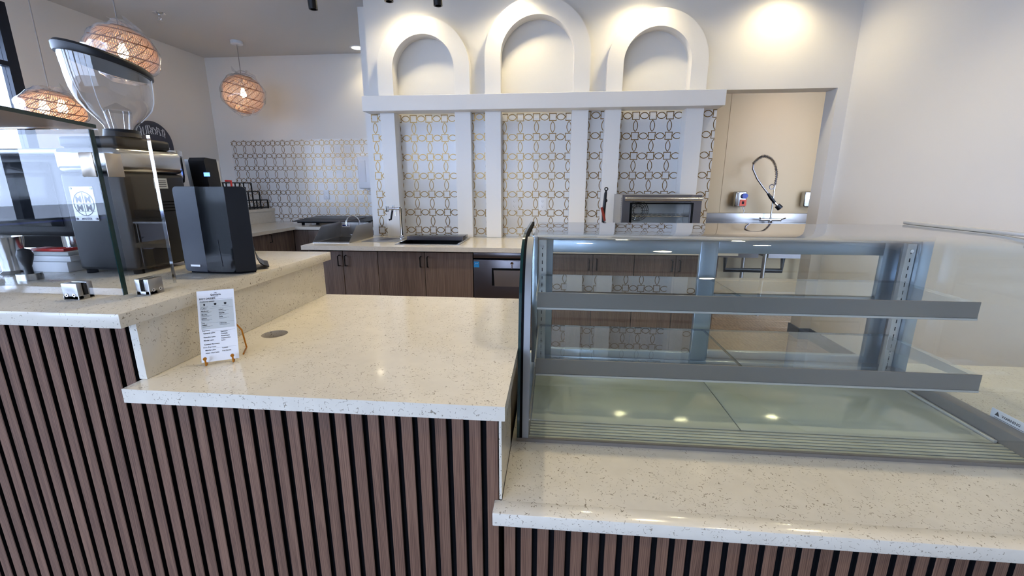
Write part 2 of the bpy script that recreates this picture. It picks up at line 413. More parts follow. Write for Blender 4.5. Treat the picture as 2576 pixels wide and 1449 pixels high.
w1 = storefront('window_1', 'long dark-framed storefront window in the left wall', 'y', XL, -2.95, 3.407, 1.035, 2.75, [-1.34, 0.23, 1.80], 2.275)
box('masking_tape', 'blue_plastic', (XL+0.0005, XL+0.002, -2.9, 3.33, 1.05, 1.066), w1)
struct('wall_front', 'wall_paint', (-4.4, -4.25, YF-0.1, YF, 0, ZC), (-0.45, 2.45, YF-0.1, YF, 0, ZC), (-4.25, -0.45, YF-0.1, YF, 2.8, ZC), (-4.25, -0.45, YF-0.1, YF, 0, 0.10))
storefront('window_2', 'storefront window behind the customer side', 'x', YF, -4.25, -0.45, 0.10, 2.8, [-2.98, -1.72], None)
struct('ground', 'concrete', (-40, 40, -40, 40, -0.14, -0.101), label='pavement outside')
struct('canopy', 'frame_dark', (-5.2, XL-0.11, -3.3, 5.0, 2.66, 2.78), label='dark canopy outside above the storefront')

# ================================================================== CEILING FIXTURES
def downlight(x, y, label, power=DOWN_W, cone=112, group='recessed ceiling downlights'):
    t = thing('recessed_light', label, 'ceiling light', (x, y, ZC-0.004), group)
    g = G().lathe((x, y, ZC-0.006), [(0.062, 0.006), (0.085, 0.006), (0.085, 0.002), (0.078, 0.0), (0.064, 0.001), (0.062, 0.006)], n=32); g.obj('trim_ring', 'white_plastic', t)
    G().cyl((x, y, ZC-0.0045), (x, y, ZC-0.0015), 0.062, n=32).obj('lens', 'lens_glow', t)
    l = bpy.data.lights.new('downlight', 'SPOT'); l.energy = power; l.color = WARM; l.spot_size = math.radians(cone); l.spot_blend = 0.75; l.shadow_soft_size = 0.055
    o = bpy.data.objects.new('downlight', l); COL.objects.link(o); o.parent = t; o.location = (0, 0, -0.012)
    return t
downlight(-2.252, 5.21, 'lit recessed downlight over the rear tiled wall', 12)
for x, nm in ((-1.21, 'left arch'), (-0.33, 'tall middle arch'), (0.66, 'right arch'), (1.73, 'doorway')):
    downlight(x, 3.70, 'recessed downlight above the frame washing the wall at the %s' % nm, DOWN_W*0.62, 150)
for x, y, nm in ((-0.7, 1.7, 'the middle counter'), (0.75, 1.7, 'the display case'), (1.55, 2.5, 'the aisle behind the case'), (-1.15, 2.5, 'the aisle before the ice bin'), (0.25, 2.5, 'the aisle before the fridge'), (-0.7, -0.6, 'the customer side at left'), (1.3, -0.6, 'the customer side at right')):
    downlight(x, y, 'recessed downlight out of the frame over %s' % nm)
downlight(2.4, 4.75, 'unseen recessed downlight added to light the wash-up room', 24)  # unseen lamp, added only to brighten the wash-up room

def sprinkler(x, y):
    t = thing('sprinkler_head', 'small chrome fire sprinkler on the grey ceiling', 'sprinkler', (x, y, ZC-0.06))
    G().lathe((x, y, ZC-0.012), [(0.0, 0.0), (0.02, 0.0), (0.045, 0.006), (0.05, 0.012)], n=24).obj('escutcheon', 'chrome', t)
    G().cyl((x, y, ZC-0.035), (x, y, ZC-0.012), 0.009).obj('body', 'chrome', t)
    g = G().tube([(x-0.012, y, ZC-0.03), (x-0.014, y, ZC-0.045), (x, y, ZC-0.058)], 0.003); g.tube([(x+0.012, y, ZC-0.03), (x+0.014, y, ZC-0.045), (x, y, ZC-0.058)], 0.003); g.obj('yoke', 'chrome', t)
    G().cyl((x, y, ZC-0.06), (x, y, ZC-0.057), 0.02).obj('deflector', 'chrome', t)
sprinkler(-3.61, 4.08)

tr = thing('track_light', 'black ceiling light track carrying four ring-ended heads', 'track light', (-0.4, 3.2, 2.86))
box('track_rail', 'black_metal', (-2.1, 1.2, 3.185, 3.215, 2.855, ZC-0.0005), tr)
for (x, zb, dy) in ((-1.688, 2.548, 0.02), (-1.138, 2.570, 0.0), (-0.805, 2.540, 0.02), (0.075, 2.560, 0.0)):
    h = G().cyl((x, 3.2, 2.70), (x, 3.2, 2.855), 0.008).obj('stem', 'black_metal', tr)
    g = G(); a = Vector((x, 3.2+dy, zb)); b = Vector((x, 3.2, zb+0.17))
    g.cyl(a, b, 0.030, n=24, caps=False); g.cyl(a, b, 0.021, n=24, caps=False); g.cyl(b, b+Vector((0, 0, 0.004)), 0.030, n=24)
    nb = [a+Vector((0.030*math.cos(2*PI*i/24), 0.030*math.sin(2*PI*i/24), 0)) for i in range(24)]+[a+Vector((0.021*math.cos(2*PI*i/24), 0.021*math.sin(2*PI*i/24), 0)) for i in range(24)]
    g.addv(nb, [(i, (i+1) % 24, 24+(i+1) % 24, 24+i) for i in range(24)])
    g.obj('lamp_head', 'black_metal', tr)

def pendant(loc, r, squash, label, seed, bulbs=1, tilt=(0, 0), cord_x=0.0):
    x, y, z = loc; rz = r*squash; rnd = random.Random(seed)
    t = thing('pendant_lamp', label, 'pendant lamp', (x, y, z-rz), 'wicker pendant lamps wrapped in plastic')
    def S(lat, lon, rr=1.0):
        p = Vector((r*rr*math.cos(lat)*math.cos(lon), r*rr*math.cos(lat)*math.sin(lon), rz*rr*math.sin(lat)))
        p = Matrix.Rotation(tilt[0], 3, 'Y') @ Matrix.Rotation(tilt[1], 3, 'X') @ p
        return Vector((x, y, z))+p
    g = G()
    for k in range(76):
        lo = 2*PI*k/76; g.tube([S(math.radians(d), lo+0.25*math.sin(math.radians(d)*2)) for d in range(-74, 79, 15)], 0.0030, n=4)
    shade = g.obj('wicker_shade', 'rattan', t)
    for d in (-62, -34, -8, 22, 50, 72):
        G().tube([S(math.radians(d), 2*PI*k/40, 1.012) for k in range(40)], 0.0042, n=5, closed=True).obj('hoop', 'rattan_dark', shade)
    g = G()
    for k in range(18):
        lo = 2*PI*k/18; g.tube([S(math.radians(d), lo+0.016*d, 1.008) for d in range(-60, 41, 10)], 0.0026, n=4)
    g.obj('cross_weave', 'rattan_dark', shade)
    if cord_x is not None:
        G().lathe((x, y, ZC-0.035), [(0.0, 0.0), (0.055, 0.0), (0.06, 0.004), (0.06, 0.0345)], n=28).obj('canopy', 'white_plastic', t)
        G().cyl((x, y, z+rz*0.25), (x, y, ZC-0.034), 0.0035, n=8).obj('cord', 'cord_grey', t)
    for i in range(bulbs):
        dx = 0 if bulbs == 1 else (-0.075+0.15*i)
        bz = z+0.01
        G().lathe((x+dx, y, bz), [(0.0, -0.045), (0.02, -0.038), (0.03, -0.02), (0.03, -0.005), (0.018, 0.03), (0.014, 0.05)], n=16, cap1=True).obj('bulb', 'bulb_glow', t)
        G().cyl((x+dx, y, bz+0.05), (x+dx, y, bz+0.09), 0.016, n=14).obj('lamp_holder', 'white_plastic', t)
        l = bpy.data.lights.new('pendant_bulb', 'POINT'); l.energy = 3.0/bulbs; l.color = (1.0, 0.74, 0.48); l.shadow_soft_size = 0.03
        o = bpy.data.objects.new('pendant_bulb', l); COL.objects.link(o); o.parent = t; o.location = Vector((x+dx, y, bz-0.06))-wloc(t)
    # crumpled bag
    g = G(); NU, NV = 44, 22; vs = []; fs = []
    for i in range(NV+1):
        la = -PI/2+PI*i/NV
        for j in range(NU):
            lo = 2*PI*j/NU
            k = 1.055+0.028*math.sin(7*lo+5*la+seed)+0.030*math.sin(3*lo-9*la+2*seed)+0.022*rnd.random()
            if la > 1.05: k *= 1.0+0.16*max(0, math.sin(2*lo+seed))
            if la < -0.9: k *= 1.0+0.12*max(0, math.sin(2*lo+1.5*seed))
            vs.append(S(la, lo, k))
    for i in range(NV): fs += [(i*NU+j, i*NU+(j+1) % NU, (i+1)*NU+(j+1) % NU, (i+1)*NU+j) for j in range(NU)]
    g.addv(vs, fs)
    for q in range(3):   # gathered folds of the bag at the top
        a0 = seed*1.3+q*0.8; base = S(1.25, a0, 1.03); tip = S(1.12, a0, 1.03)+Vector((-0.05+0.02*q, -0.02, 0.05+0.035*(q % 2)))
        mid = S(1.0, a0+0.5, 1.08)+Vector((0, 0, 0.025)); g.addv([base, mid, tip], [(0, 1, 2)])
    g.obj('plastic_bag', 'plastic_wrap', t, label='crumpled clear plastic wrap', smooth=25)
    return t
pendant((-3.46, 4.87, 2.345), 0.205, 0.97, 'wicker globe pendant hanging over the tiled drink station', 2, tilt=(0.25, 0))
pendant((-3.03, 3.06, 2.262), 0.195, 0.87, 'large wicker pendant right behind the coffee grinder hopper', 4, tilt=(0.18, 0))
pendant((-3.72, 3.10, 1.912), 0.185, 0.68, 'low wide wicker pendant beside the storefront window', 5, bulbs=2, tilt=(0.16, 0))

# ================================================================== FRONT SERVICE COUNTER
ZR_, ZM, ZL = 1.0795, 0.900, 0.629
TH = 0.034
YS = 0.876                                    # front face of the slats
ctr = thing('service_counter', 'stepped service counter clad in vertical wooden slats on black backing', 'counter', (0, 1.2, 0))
box('backing_board', 'felt_black', (-2.6, -0.9855, YS+0.0116, YS+0.03, 0, ZR_-TH-0.0005), ctr)
box('backing_board', 'felt_black', (-0.9855, -0.1145, YS+0.0116, YS+0.03, 0, ZM-TH-0.0005), ctr)
box('backing_board', 'felt_black', (-0.1035, 2.33, YS+0.0116, YS+0.03, 0, ZL-TH-0.0005), ctr)
box('carcass', 'cabinet_wood', (-2.6, -0.9855, YS+0.03, 1.70, 0, ZR_-TH-0.0005), ctr)
box('carcass', 'cabinet_wood', (-0.9855, -0.1145, YS+0.03, 1.66, 0, ZM-TH-0.0005), ctr)
box('carcass', 'cabinet_wood', (-0.1035, 2.33, YS+0.03, 1.80, 0, ZL-TH-0.0005), ctr)
def slat_mesh(h):
    c = 0.0012
    g = G().addv([(x, y, z) for z in (0, h) for x, y in ((-0.0135, 0.0115), (-0.0135, c), (-0.0135+c, 0), (0.0135-c, 0), (0.0135, c), (0.0135, 0.0115))],
                 [(0, 6, 7, 1), (1, 7, 8, 2), (2, 8, 9, 3), (3, 9, 10, 4), (4, 10, 11, 5), (6, 11, 10, 9, 8, 7)])
    me = g.mesh('slat', smooth=0); me.materials.append(MATS['slat_wood']); me.materials.append(MATS['felt_black'])
    me.polygons[0].material_index = 1; me.polygons[4].material_index = 1
    return me
sm_hi, sm_mid, sm_lo = slat_mesh(ZR_-TH-0.001), slat_mesh(ZM-TH-0.001), slat_mesh(ZL-TH-0.001)
PITCH_S = 0.0401
for k in range(-61, 61):
    right = -0.1144+PITCH_S*k; cx = right-0.0135
    me = sm_hi if right < -0.9845 else (sm_mid if right < -0.10 else sm_lo)
    if cx < -2.58 or cx > 2.31: continue
    link_shared('slat', me, ctr, (cx, YS, 0))
# quartz risers at the two steps
G().box(-0.985, -0.965, YS, 1.722, ZM+0.0005, ZR_-TH-0.0005).obj('riser_panel', 'quartz', ctr, label='speckled quartz step face')
G().box(-0.1125, -0.1065, YS, 1.10, ZL+0.0005, ZM-TH-0.0005).obj('riser_panel', 'quartz', ctr, label='speckled quartz step face')

G().box(-2.6, -0.944, 0.8225, 1.752, ZR_-TH, ZR_, bev=0.0025).obj('countertop', 'quartz', label='raised speckled quartz countertop carrying the black coffee machines', cat='countertop', group='front counter worktops')
# middle top with a round cable hole
hx, hy, hr = -0.8644, 1.214, 0.0375
x0, x1, y0, y1 = -0.977, -0.0925, 0.8225, 1.722
g = G()
sq = 0.06; NH = 40
for zz, flip in ((ZM, False), (ZM-TH, True)):
    rects = [(x0, hx-sq, y0, y1), (hx+sq, x1, y0, y1), (hx-sq, hx+sq, y0, hy-sq), (hx-sq, hx+sq, hy+sq, y1)]
    for a, b, c, d in rects:
        q = [(a, c, zz), (b, c, zz), (b, d, zz), (a, d, zz)]
        g.addv(q, [(0, 1, 2, 3) if not flip else (3, 2, 1, 0)])
    ci = []; so = []
    for i in range(NH):
        a = 2*PI*i/NH; ca, sa = math.cos(a), math.sin(a); k = sq/max(abs(ca), abs(sa))
        ci.append((hx+hr*ca, hy+hr*sa, zz)); so.append((hx+k*ca, hy+k*sa, zz))
    fs = [(i, NH+i, NH+(i+1) % NH, (i+1) % NH) for i in range(NH)]
    g.addv(ci+so, fs if not flip else [f[::-1] for f in fs])
g.quad((x0, y0, ZM-TH), (x1, y0, ZM-TH), (x1, y0, ZM), (x0, y0, ZM)); g.quad((x1, y0, ZM-TH), (x1, y1, ZM-TH), (x1, y1, ZM), (x1, y0, ZM))
g.quad((x1, y1, ZM-TH), (x0, y1, ZM-TH), (x0, y1, ZM), (x1, y1, ZM)); g.quad((x0, y1, ZM-TH), (x0, y0, ZM-TH), (x0, y0, ZM), (x0, y1, ZM))
g.cyl((hx, hy, ZM), (hx, hy, ZM-TH), hr, n=NH, caps=False)
g.obj('countertop', 'quartz', label='middle speckled quartz countertop with a round cable hole', cat='countertop', group='front counter worktops', smooth=30)
G().box(-0.1235, 2.334, 0.8298, 0.8755, ZL-TH, ZL, bev=0.0025).box(-0.1055, 2.334, 0.870, 1.84, ZL-TH+0.0001, ZL-0.0001).obj('countertop', 'quartz', label='low speckled quartz countertop in front of the glass display case', cat='countertop', group='front counter worktops')

# --- menu card on a brass easel
B0 = Vector((-0.896, 0.962, ZM+0.008)); ur = Vector((0.0728, 0.041, 0)); CW = ur.length; ur.normalize()
nb = Vector((-ur.y, ur.x, 0)); tl = math.radians(20); uv = nb*math.sin(tl)+Vector((0, 0, math.cos(tl))); CHT = 0.187
nf = ur.cross(uv)
es = thing('easel_stand', 'small brass easel stand holding the menu card', 'stand', tuple(B0+ur*CW/2-Vector((0, 0, 0.008))))
for t0 in (0.13, 0.85):
    p = B0+ur*CW*t0
    g = G().tube([p+nb*0.006+uv*0.16, p+nb*0.006+uv*0.004, p-nb*0.0005-Vector((0, 0, 0.0058)), p-nb*0.010-Vector((0, 0, 0.0048)), p-nb*0.011+Vector((0, 0, 0.012))], 0.0022, n=8); g.obj('front_leg', 'brass', es)
    q = p-nb*0.011+Vector((0, 0, 0.0135)); G().cyl(q+nb*0.002, q-nb*0.002, 0.0042, n=16).obj('front_knob', 'brass', es)
p = B0+ur*CW*0.5
G().tube([p+nb*0.006+uv*0.15, p+nb*0.085+uv*0.05+ur*0.040, p+nb*0.100-Vector((0, 0, 0.0055))+ur*0.046, p+nb*0.045-Vector((0, 0, 0.0055))+ur*0.045], 0.0022, n=8).obj('back_leg', 'brass', es)
G().tube([B0+ur*CW*0.13+nb*0.006+uv*0.12, B0+ur*CW*0.85+nb*0.006+uv*0.12], 0.002, n=8).obj('cross_bar', 'brass', es)
card = G(); c0 = B0; c1 = B0+ur*CW; tk = nf*-0.0008
card.addv([c0, c1, c1+uv*CHT, c0+uv*CHT, c0+tk, c1+tk, c1+uv*CHT+tk, c0+uv*CHT+tk], [(0, 1, 2, 3), (7, 6, 5, 4), (0, 4, 5, 1), (1, 5, 6, 2), (2, 6, 7, 3), (3, 7, 4, 0)])
cd = card.obj('menu_card', 'white_paper', None, 'white printed drinks menu card propped on the middle counter', 'menu', smooth=0)
def C(u, v): return B0+ur*(CW*u)+uv*(CHT*v)
def rect(nm, m, u0, u1, v0, v1, lift=0.0003):
    g = G(); g.quad(*[C(a, b)+nf*lift for a, b in ((u0, v0), (u1, v0), (u1, v1), (u0, v1))]); return g.obj(nm, m, cd, smooth=0)
rect('grey_box', 'grey_paper', 0.06, 0.95, 0.455, 0.855, 0.0002)
rect('rule', 'ink', 0.05, 0.95, 0.868, 0.870); rect('rule', 'ink_grey', 0.32, 0.95, 0.743, 0.7445); rect('rule', 'ink_grey', 0.20, 0.95, 0.540, 0.5415)
rect('rule', 'ink_grey', 0.32, 0.95, 0.418, 0.4195); rect('rule', 'ink_grey', 0.32, 0.95, 0.182, 0.1835)
def tx(s, u, v, size, m='ink', bold=0.0, align='LEFT'): return text('print', s, size, C(u, v), ur, uv, m, cd, align, bold, 0.0005)
tx('Qamaria', 0.5, 0.925, 0.0068, bold=0.0001, align='CENTER'); tx('COFFEE', 0.5, 0.908, 0.0030, 'ink_grey', align='CENTER')
G().tube([C(0.5+0.035*math.cos(a*PI/10), 0.952+0.014*math.sin(a*PI/10))+nf*0.0004 for a in range(11)], 0.0004, n=4).obj('logo', 'ink', cd)
G().tube([C(0.5+0.016*math.cos(a*PI/10), 0.952+0.008*math.sin(a*PI/10))+nf*0.0004 for a in range(11)], 0.0004, n=4).obj('logo', 'ink', cd)
tx('HOT DRINKS', 0.06, 0.876, 0.0060, bold=0.00012)
tx('Traditional options', 0.07, 0.838, 0.0042, bold=0.00008)
for u in (0.18, 0.47, 0.74):
    w = 0.022 if u < 0.2 else 0.034
    rect('cup_icon', 'ink', u-w, u+w, 0.795, 0.815); rect('cup_icon', 'ink', u-w*0.7, u+w*0.7, 0.787, 0.7955)
    rect('small_print', 'ink_grey', u-0.09, u+0.09, 0.7685, 0.7715)
tx('Coffee', 0.07, 0.738, 0.0050)
for u, v, s in ((0.09, 0.705, 'Mufawar'), (0.09, 0.655, 'Mocha'), (0.09, 0.600, 'Jubani'), (0.55, 0.712, 'Adani'), (0.55, 0.662, 'Sharka'), (0.55, 0.610, 'Sada'), (0.09, 0.508, 'Adani'), (0.55, 0.516, 'Hibiscus')):
    tx(s, u, v, 0.0046, bold=0.00008)
    rect('small_print', 'ink_grey', u, u+0.27, v-0.012, v-0.0095); rect('small_print', 'ink_grey', u, u+0.20, v-0.021, v-0.0185)
tx('Tea', 0.07, 0.536, 0.0050); tx('Espresso', 0.07, 0.430, 0.0050)
for i, s in enumerate(('Qamaria Latte', 'Pistachio Latte', 'Mocha Latte', 'Caramel Macchiato')): tx(s, 0.10, 0.392-0.056*i+(0.012 if i > 1 else 0), 0.0044, bold=0.00008)
for i, s in enumerate(('Espresso', 'Cortado', 'Americano', 'Cappuccino', 'Latte')): tx(s, 0.56, 0.398-0.031*i, 0.0044, bold=0.00008)
tx('Non-Espresso', 0.07, 0.196, 0.0050)
for u, v, s in ((0.12, 0.155, 'Matcha Latte'), (0.12, 0.115, 'Adeni Chai Latte'), (0.56, 0.165, 'Turkish'), (0.56, 0.125, 'Hot Cocoa')): tx(s, u, v, 0.0044, bold=0.00008)

# ================================================================== SNEEZE GUARD ON THE RAISED COUNTER
gp = thing('glass_guard', 'clear glass counter guard standing on metal clamps at the raised counter corner', 'glass guard', (-1.5, 0.97, ZR_))
XG, YG, ZG0, ZG1 = -1.037, 0.936, ZR_+0.012, 1.478
G().box(-2.45, XG-0.012, YG, YG+0.010, ZG0, ZG1).obj('front_pane', 'glass', gp)
G().box(XG-0.010, XG, YG+0.0115, 1.078, ZG0, ZG1+0.002).obj('side_pane', 'glass', gp)
G().box(XG-0.0115, XG-0.0095, YG-0.0004, YG+0.0108, ZG0, ZG1).obj('pane_edge', 'glass_edge', gp, label='dark green glass edge')
G().box(XG-0.0098, XG-0.0002, 1.0782, 1.0792, ZG0, ZG1+0.002).obj('pane_edge', 'chrome', gp, label='bright back edge of the side pane')
rt = Matrix.Rotation(math.radians(-4.0), 3, 'X')
G().box(-2.45, XG, 0.700, YG+0.008, ZG1+0.003, ZG1+0.011, rot=rt, piv=(XG, YG, ZG1+0.003)).obj('top_shelf', 'bronze_gloss', gp, label='glossy brown top shelf panel')
G().box(-2.45, XG+0.0006, 0.699, 0.7006, ZG1+0.003, ZG1+0.011, rot=rt, piv=(XG, YG, ZG1+0.003)).obj('pane_edge', 'glass_edge', gp)
G().box(XG, XG+0.001, 0.700, YG+0.008, ZG1+0.003, ZG1+0.011, rot=rt, piv=(XG, YG, ZG1+0.003)).obj('pane_edge', 'glass_edge', gp)
def clamp(x, y, ang):
    R3 = Matrix.Rotation(ang, 3, 'Z'); pv = (x, y, ZR_)
    g = G(); 
    g.box(x-0.021, x+0.021, y-0.019, y-0.0055, ZR_+0.0002, ZR_+0.042, bev=0.002, rot=R3, piv=pv); g.box(x-0.021, x+0.021, y+0.0055, y+0.019, ZR_+0.0002, ZR_+0.042, bev=0.002, rot=R3, piv=pv)
    g.box(x-0.021, x+0.021, y-0.019, y+0.019, ZR_+0.0002, ZR_+0.0105, bev=0.001, rot=R3, piv=pv)
    c = g.obj('clamp', 'steel_brushed', gp, label='square brushed steel glass clamp')
    def cy2(m, r, d0, d1, dx):
        a = R3 @ Vector((dx, -d0, 0.0125))+Vector(pv); b = R3 @ Vector((dx, -d1, 0.0125))+Vector(pv); G().cyl(a, b, r, n=16).obj('screw', m, c)
    for dx in (-0.010, 0.010): cy2('chrome', 0.0042, 0.0185, 0.0200, dx); cy2('black_metal', 0.0018, 0.0198, 0.0203, dx)
    G().box(x-0.0208, x+0.0208, y-0.0055, y-0.0002, ZR_+0.012, ZR_+0.041, rot=R3, piv=pv).obj('gasket', 'felt_black', c)
clamp(-1.175, YG+0.0045, 0); clamp(XG-0.0055, 1.003, PI/2)
g = G().box(XG-0.047, XG-0.0125, YG-0.003, YG-0.0005, 1.374, 1.428, bev=0.001); g.obj('corner_clip', 'beige_clip', gp, label='square metal corner clip')
g = G().box(XG+0.0005, XG+0.003, YG+0.012, YG+0.052, 1.374, 1.428, bev=0.001); g.obj('corner_clip', 'beige_clip', gp, label='square metal corner clip')

# ================================================================== COFFEE GRINDER
gx0, gx1, gy0, gy1 = -1.505, -1.300, 1.225, 1.46
gr = thing('coffee_grinder', 'black commercial coffee grinder with chrome collar and clear bean hopper', 'grinder', ((gx0+gx1)/2, (gy0+gy1)/2, ZR_))
GC = ((gx0+gx1)/2+0.06, 1.30)
for sx in (gx0+0.02, gx1-0.02):
    for sy in (gy0+0.02, gy1-0.02): G().cyl((sx, sy, ZR_+0.0002), (sx, sy, ZR_+0.013), 0.014, n=14).obj('foot', 'felt_black', gr)
G().box(gx0, gx1, gy0, gy1, ZR_+0.012, 1.392, bev=0.012, seg=3).obj('body', 'grey_black', gr)
for i in range(4): box('vent_slot', 'felt_black', (gx1-0.0005, gx1+0.0006, 1.33, 1.43, 1.30-0.010*i, 1.303-0.010*i), gr)
st = box('rating_label', 'grey_paper', (gx1-0.0004, gx1+0.0007, 1.335, 1.385, 1.345, 1.378), gr)
for i in range(4): box('print', 'ink_grey', (gx1+0.0007, gx1+0.0009, 1.34, 1.38, 1.351+0.006*i, 1.353+0.006*i), st)
G().box(gx0-0.004, gx1+0.004, gy0-0.004, gy1+0.004, 1.392, 1.468, bev=0.02, seg=4).obj('chrome_collar', 'steel', gr)
G().box(gx0+0.01, gx1-0.005, gy0+0.01, gy1-0.03, 1.468, 1.500, bev=0.010, seg=3).obj('top_cover', 'grey_black', gr)
G().cyl((GC[0], GC[1], 1.500), (GC[0], GC[1], 1.522), 0.047, 0.043, n=32).obj('hopper_ring', 'black_satin', gr)
def slant(p, z):
    k = max(0.0, z)/0.19
    return Vector((p.x-0.004*k, p.y-0.006*k, p.z+k*0.16*(-(p.x-GC[0])*1.15-(p.y-GC[1])*1.15)))
hp = G().lathe((GC[0], GC[1], 1.515), [(0.036, 0.0), (0.040, 0.018), (0.052, 0.035), (0.070, 0.055), (0.086, 0.078), (0.095, 0.105), (0.099, 0.135), (0.101, 0.165), (0.1025, 0.19)], n=44, fn=slant)
hopper = hp.obj('hopper', 'clear_plastic', gr, label='clear plastic bean hopper')
G().lathe((GC[0], GC[1], 1.515), [(0.0, 0.186), (0.098, 0.186), (0.108, 0.186), (0.110, 0.190), (0.110, 0.204), (0.104, 0.211), (0.0, 0.212)], n=44, fn=slant).obj('hopper_lid', 'black_satin', gr)
g = G().lathe((GC[0], GC[1], 1.575), [(0.045, 0.0), (0.046, 0.004), (0.003, 0.026)], n=4, cap0=True); g.obj('hopper_guard', 'clear_plastic', hopper)
for a in range(4):
    c, s = 0.034*math.cos(a*PI/2+0.3), 0.034*math.sin(a*PI/2+0.3)
    G().cyl((GC[0]+c*0.75, GC[1]+s*0.75, 1.523), (GC[0]+c, GC[1]+s, 1.577), 0.0045, n=10).obj('guard_leg', 'clear_plastic', hopper)
for a in (0.7, 2.8, 4.6):
    ln = [slant(Vector((GC[0]+rr*math.cos(a), GC[1]+rr*math.sin(a), 1.515+zz)), zz) for rr, zz in ((0.0525, 0.035), (0.0705, 0.055), (0.0865, 0.078), (0.0955, 0.105), (0.0995, 0.135), (0.1015, 0.165), (0.103, 0.188))]
    G().tube(ln, 0.0016, n=5).obj('moulding_seam', 'white_plastic', hopper)
# dosing chamber: chrome cylinder on the barista side
DX, DY = -1.362, 1.462
G().lathe((DX, DY, 1.355), [(0.030, 0.0), (0.044, 0.012), (0.047, 0.03), (0.047, 0.098), (0.050, 0.100), (0.050, 0.118), (0.0, 0.119)], n=32, cap0=True).obj('dosing_chamber', 'steel', gr)
G().cyl((DX, DY, 1.335), (DX, DY, 1.356), 0.022, 0.030, n=20).obj('chute', 'copper', gr)
# badge plate with four letters in a globe
PX, PZ, PW, PH = -1.437, 1.300, 0.040, 0.052
pl = G().box(PX-PW, PX+PW, gy0-0.0022, gy0-0.0004, PZ-PH, PZ+PH, bev=0.0006, seg=1).obj('badge_plate', 'steel_brushed', gr, label='pale metal badge with four letters M in a globe')
G().tube([(PX+0.034*math.cos(2*PI*k/36), gy0-0.0025, PZ+0.036*math.sin(2*PI*k/36)) for k in range(36)], 0.0012, n=5, closed=True).obj('globe_outline', 'ink_grey', pl)
for u, v in ((-0.0155, 0.004), (0.0155, 0.004), (-0.0155, -0.022), (0.0155, -0.022)): text('letter', 'M', 0.027, (PX+u, gy0-0.0023, PZ+v), (1, 0, 0), (0, 0, 1), 'ink_grey', pl, 'CENTER', 0.0009)
for dz in (-0.022, 0.0, 0.026): box('globe_line', 'ink_grey', (PX-0.033, PX+0.033, gy0-0.0027, gy0-0.0022, PZ+dz-0.0012, PZ+dz), pl)
box('globe_line', 'ink_grey', (PX-0.0007, PX+0.0007, gy0-0.0027, gy0-0.0022, PZ-0.035, PZ+0.035), pl)
text('letter', 'MAZZER', 0.009, (PX, gy0-0.0023, PZ-0.049), (1, 0, 0), (0, 0, 1), 'ink_grey', pl, 'CENTER', 0.0001)
for u in (-1, 1):
    for v in (-1, 1): G().cyl((PX+u*0.034, gy0-0.004, PZ+v*0.046), (PX+u*0.034, gy0-0.002, PZ+v*0.046), 0.0035, n=12).obj('rivet', 'dark_steel', pl)

# ================================================================== BLACK FLAT-FRONTED MACHINE
# front faces the customers, a touch turned; panel of three facets with rounded top corners
mx = thing('black_dispenser', 'tall glossy black counter machine with rounded corners beside the grinder', 'dispenser', (-1.09, 1.34, ZR_))
def facet(nm, m, xa, ya, xb, yb, z0, z1, rtl=0.0, rtr=0.0, rbl=0.0, rbr=0.0, th=0.012):
    a = Vector((xa, ya, 0)); b = Vector((xb, yb, 0)); d = (b-a); L = d.length; d.normalize(); nn = Vector((d.y, -d.x, 0))
    pts = []
    def cor(cx, cz, r, a0):
        if r <= 0: pts.append((cx, cz)); return
        for i in range(9): pts.append((cx+r*math.cos(a0+PI/2*i/8), cz+r*math.sin(a0+PI/2*i/8)))
    cor(rbl, z0+rbl, rbl, PI); cor(L-rbr, z0+rbr, rbr, 1.5*PI); cor(L-rtr, z1-rtr, rtr, 0); cor(rtl, z1-rtl, rtl, PI/2)
    if rbl <= 0: pass
    n = len(pts); vs = [a+d*u+Vector((0, 0, z)) for u, z in pts]+[a+d*u+Vector((0, 0, z))-nn*th for u, z in pts]
    g = G().addv(vs, [tuple(range(n)), tuple(range(2*n-1, n-1, -1))]+[(i, n+i, n+(i+1) % n, (i+1) % n) for i in range(n)])
    return g.obj(nm, m, mx, smooth=25)
MB0, MB1 = ZR_+0.008, 1.352
facet('front_panel', 'slate_satin', -1.172, 1.262, -1.088, 1.252, MB0, MB1, rtl=0.014, rbl=0.012)
facet('front_panel', 'black_gloss', -1.088, 1.2515, -0.996, 1.256, MB0, MB1-0.0005, rbl=0.012, rbr=0.012)
facet('front_panel', 'black_satin', -0.996, 1.2555, -0.948, 1.286, MB0, MB1, rtr=0.014)
G().prism([(-1.170, 1.275), (-1.085, 1.266), (-0.995, 1.270), (-0.957, 1.300), (-1.060, 1.440), (-1.165, 1.440)], 'z', ZR_+0.010, 1.350).obj('body', 'black_satin', mx)
G().prism([(-1.165, 1.275), (-1.085, 1.268), (-0.995, 1.272), (-0.962, 1.302), (-1.055, 1.42), (-1.160, 1.42)], 'z', ZR_+0.0003, ZR_+0.010).obj('base', 'felt_black', mx)
g = G(); 
prof = [(0.0, 1.150), (0.003, 1.122), (0.010, 1.104), (0.022, 1.093), (0.036, 1.089)]
fo = Vector((0.80, 0.60, 0)); pa, pb = Vector((-0.985, 1.340, 0)), Vector((-1.058, 1.438, 0))
for (ua, za), (ub, zb) in zip(prof, prof[1:]):
    tp = [pa+fo*ua+Vector((0, 0, za)), pb+fo*ua+Vector((0, 0, za)), pb+fo*ub+Vector((0, 0, zb)), pa+fo*ub+Vector((0, 0, zb))]
    g.addv(tp+[p-Vector((0.001, 0, 0.004)) for p in tp], [(3, 2, 1, 0), (4, 5, 6, 7), (0, 4, 7, 3), (1, 2, 6, 5), (2, 3, 7, 6)])
g.obj('side_flare', 'black_satin', mx)
